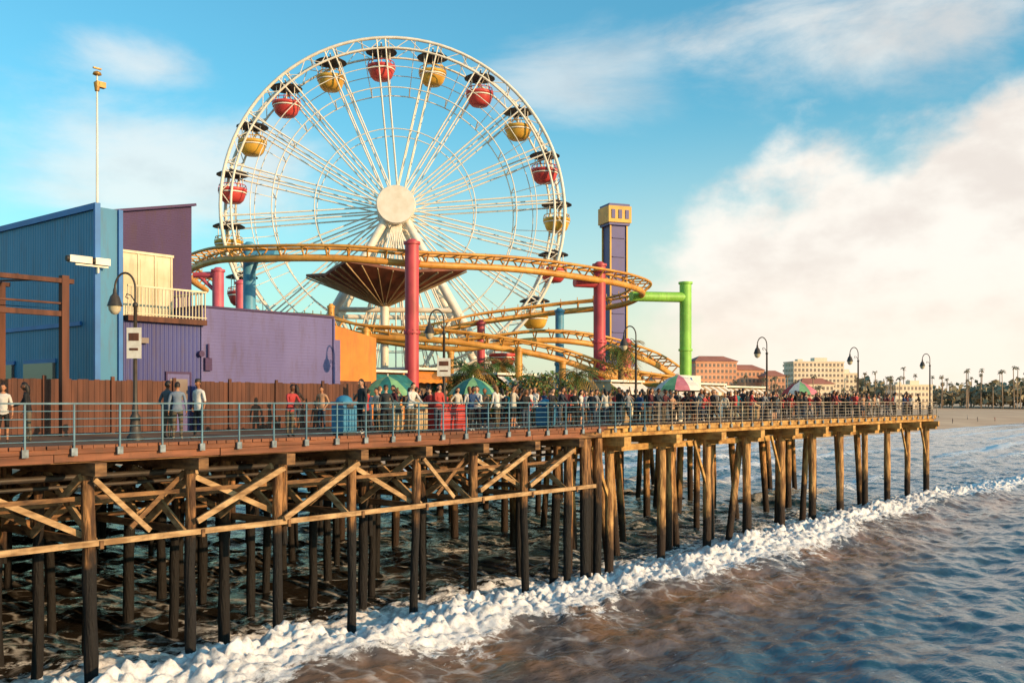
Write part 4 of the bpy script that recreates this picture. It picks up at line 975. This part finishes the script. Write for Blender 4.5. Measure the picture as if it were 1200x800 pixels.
# ------------------------------------------------------------------ world
SE = R(13); SAZ = math.atan2(.86, -.51)
world = bpy.data.worlds.new('World'); scene.world = world; world.use_nodes = True; nt = world.node_tree; L = nt.links.new
for n in list(nt.nodes): nt.nodes.remove(n)
ow = nt.nodes.new('ShaderNodeOutputWorld'); bg = nt.nodes.new('ShaderNodeBackground'); L(bg.outputs[0], ow.inputs[0]); bg.inputs[1].default_value = .12
sky = nt.nodes.new('ShaderNodeTexSky'); sky.sky_type = 'NISHITA'; sky.sun_disc = False; sky.sun_elevation = SE; sky.sun_rotation = SAZ; sky.air_density = 1.2; sky.dust_density = 1.0; sky.ozone_density = 2.5
tc = nt.nodes.new('ShaderNodeTexCoord'); D = tc.outputs['Generated']
def vm(op, a, b):
    n = nt.nodes.new('ShaderNodeVectorMath'); n.operation = op
    for i, x in enumerate((a, b)):
        if x is None: continue
        if isinstance(x, tuple): n.inputs[i].default_value = x
        else: L(x, n.inputs[i])
    return n
def wn(scale, detail, rough, off=(0, 0, 0), st=(1, 1, 2.0), dist=0.0):
    v = vm('ADD', vm('MULTIPLY', D, st).outputs[0], off).outputs[0]
    n = nt.nodes.new('ShaderNodeTexNoise'); n.inputs['Scale'].default_value = scale; n.inputs['Detail'].default_value = detail; n.inputs['Roughness'].default_value = rough; n.inputs['Distortion'].default_value = dist
    L(v, n.inputs['Vector']); return n.outputs[0]
sx = nt.nodes.new('ShaderNodeSeparateXYZ'); L(D, sx.inputs[0]); el = sx.outputs[2]
skyc = vm('MULTIPLY', sky.outputs[0], (.88, 1.85, 1.9)).outputs[0]
n1 = wn(6.5, 9, .56, (3.1, 0, .4), (1, 1, 1.5), .1); n2 = wn(3.6, 8, .6, (7, 2, 0), (1, 1, 2.6), .4)
def blob(c, s, nz_, namp, lo, hi, st):
    c = Vector(c).normalized(); d = vm('MULTIPLY', vm('SUBTRACT', D, tuple(c)).outputs[0], tuple(1 / q for q in s)).outputs[0]
    ln = vm('LENGTH', d, None).outputs['Value']
    v = mth(nt, 'ADD', mth(nt, 'SUBTRACT', 1.0, ln), mth(nt, 'MULTIPLY', mth(nt, 'SUBTRACT', nz_, .5), namp))
    return mth(nt, 'MULTIPLY', mrange(nt, v, lo, hi), st)
cl = [blob((.411, 1, .125), (.26, .9, .17), n1, 1.2, .05, .34, .97),
      blob((.54, 1, .19), (.24, .9, .16), n1, 1.2, .05, .36, .97),
      blob((.32, 1, .07), (.22, .9, .08), n1, 1.3, .05, .6, .9),
      blob((.377, 1, .36), (.20, .9, .07), n2, 2.4, .1, .9, .7),
      blob((.051, 1, .317), (.14, .9, .07), n2, 2.4, .1, 1.1, .5),
      blob((-.368, 1, .334), (.11, .9, .04), n2, 2.0, .1, 1.0, .6),
      blob((-.343, 1, .244), (.17, .9, .09), n2, 2.0, .0, .9, .65),
      blob((-1.2, .6, .3), (.5, .9, .12), n2, 2.0, .1, .9, .8), blob((1.5, .4, .35), (.6, .9, .2), n1, 2.0, .1, .7, .9), blob((.5, -1, .5), (.7, .9, .2), n2, 2.0, .1, .9, .8)]
den = cl[0]
for c in cl[1:]: den = mth(nt, 'MAXIMUM', den, c)
shade = wn(7.5, 7, .55, (3.25, 0, .55), (1, 1, 1.7))
ccol = mixc(nt, mrange(nt, shade, .36, .58), (7.4, 6.75, 6.2), (8.8, 8.3, 7.6))
ccol = mixc(nt, mrange(nt, el, .0, .16, .75, 0), ccol, (9.2, 8.0, 6.6))
haze = mrange(nt, el, -.02, .30, .92, 0)
xr = mrange(nt, sx.outputs[0], -.35, .40, .3, 1)
skyh = mixc(nt, mth(nt, 'MULTIPLY', haze, xr), skyc, (9.2, 7.9, 6.3))
fin = mixc(nt, den, skyh, ccol)
L(fin, bg.inputs[0])

sd = bpy.data.lights.new('sun', 'SUN'); sd.energy = 5.0; sd.angle = R(.5); sd.color = (1.0, .63, .32)
so = bpy.data.objects.new('sun', sd); scene.collection.objects.link(so)
S = Vector((math.sin(SAZ) * math.cos(SE), math.cos(SAZ) * math.cos(SE), math.sin(SE)))
so.rotation_euler = S.to_track_quat('Z', 'Y').to_euler(); so.location = (40, -40, 60)

# ------------------------------------------------------------------ camera
cd = bpy.data.cameras.new('camera'); co = bpy.data.objects.new('camera', cd); scene.collection.objects.link(co)
co.location = (0, 0, 8.0); co.rotation_euler = (R(90), 0, 0); cd.sensor_width = 36; cd.lens = 35; cd.shift_y = 70 / 1200; cd.clip_end = 12000; cd.clip_start = .1
scene.camera = co
scene.view_settings.view_transform = 'Standard'; scene.view_settings.look = 'None'; scene.view_settings.exposure = 0
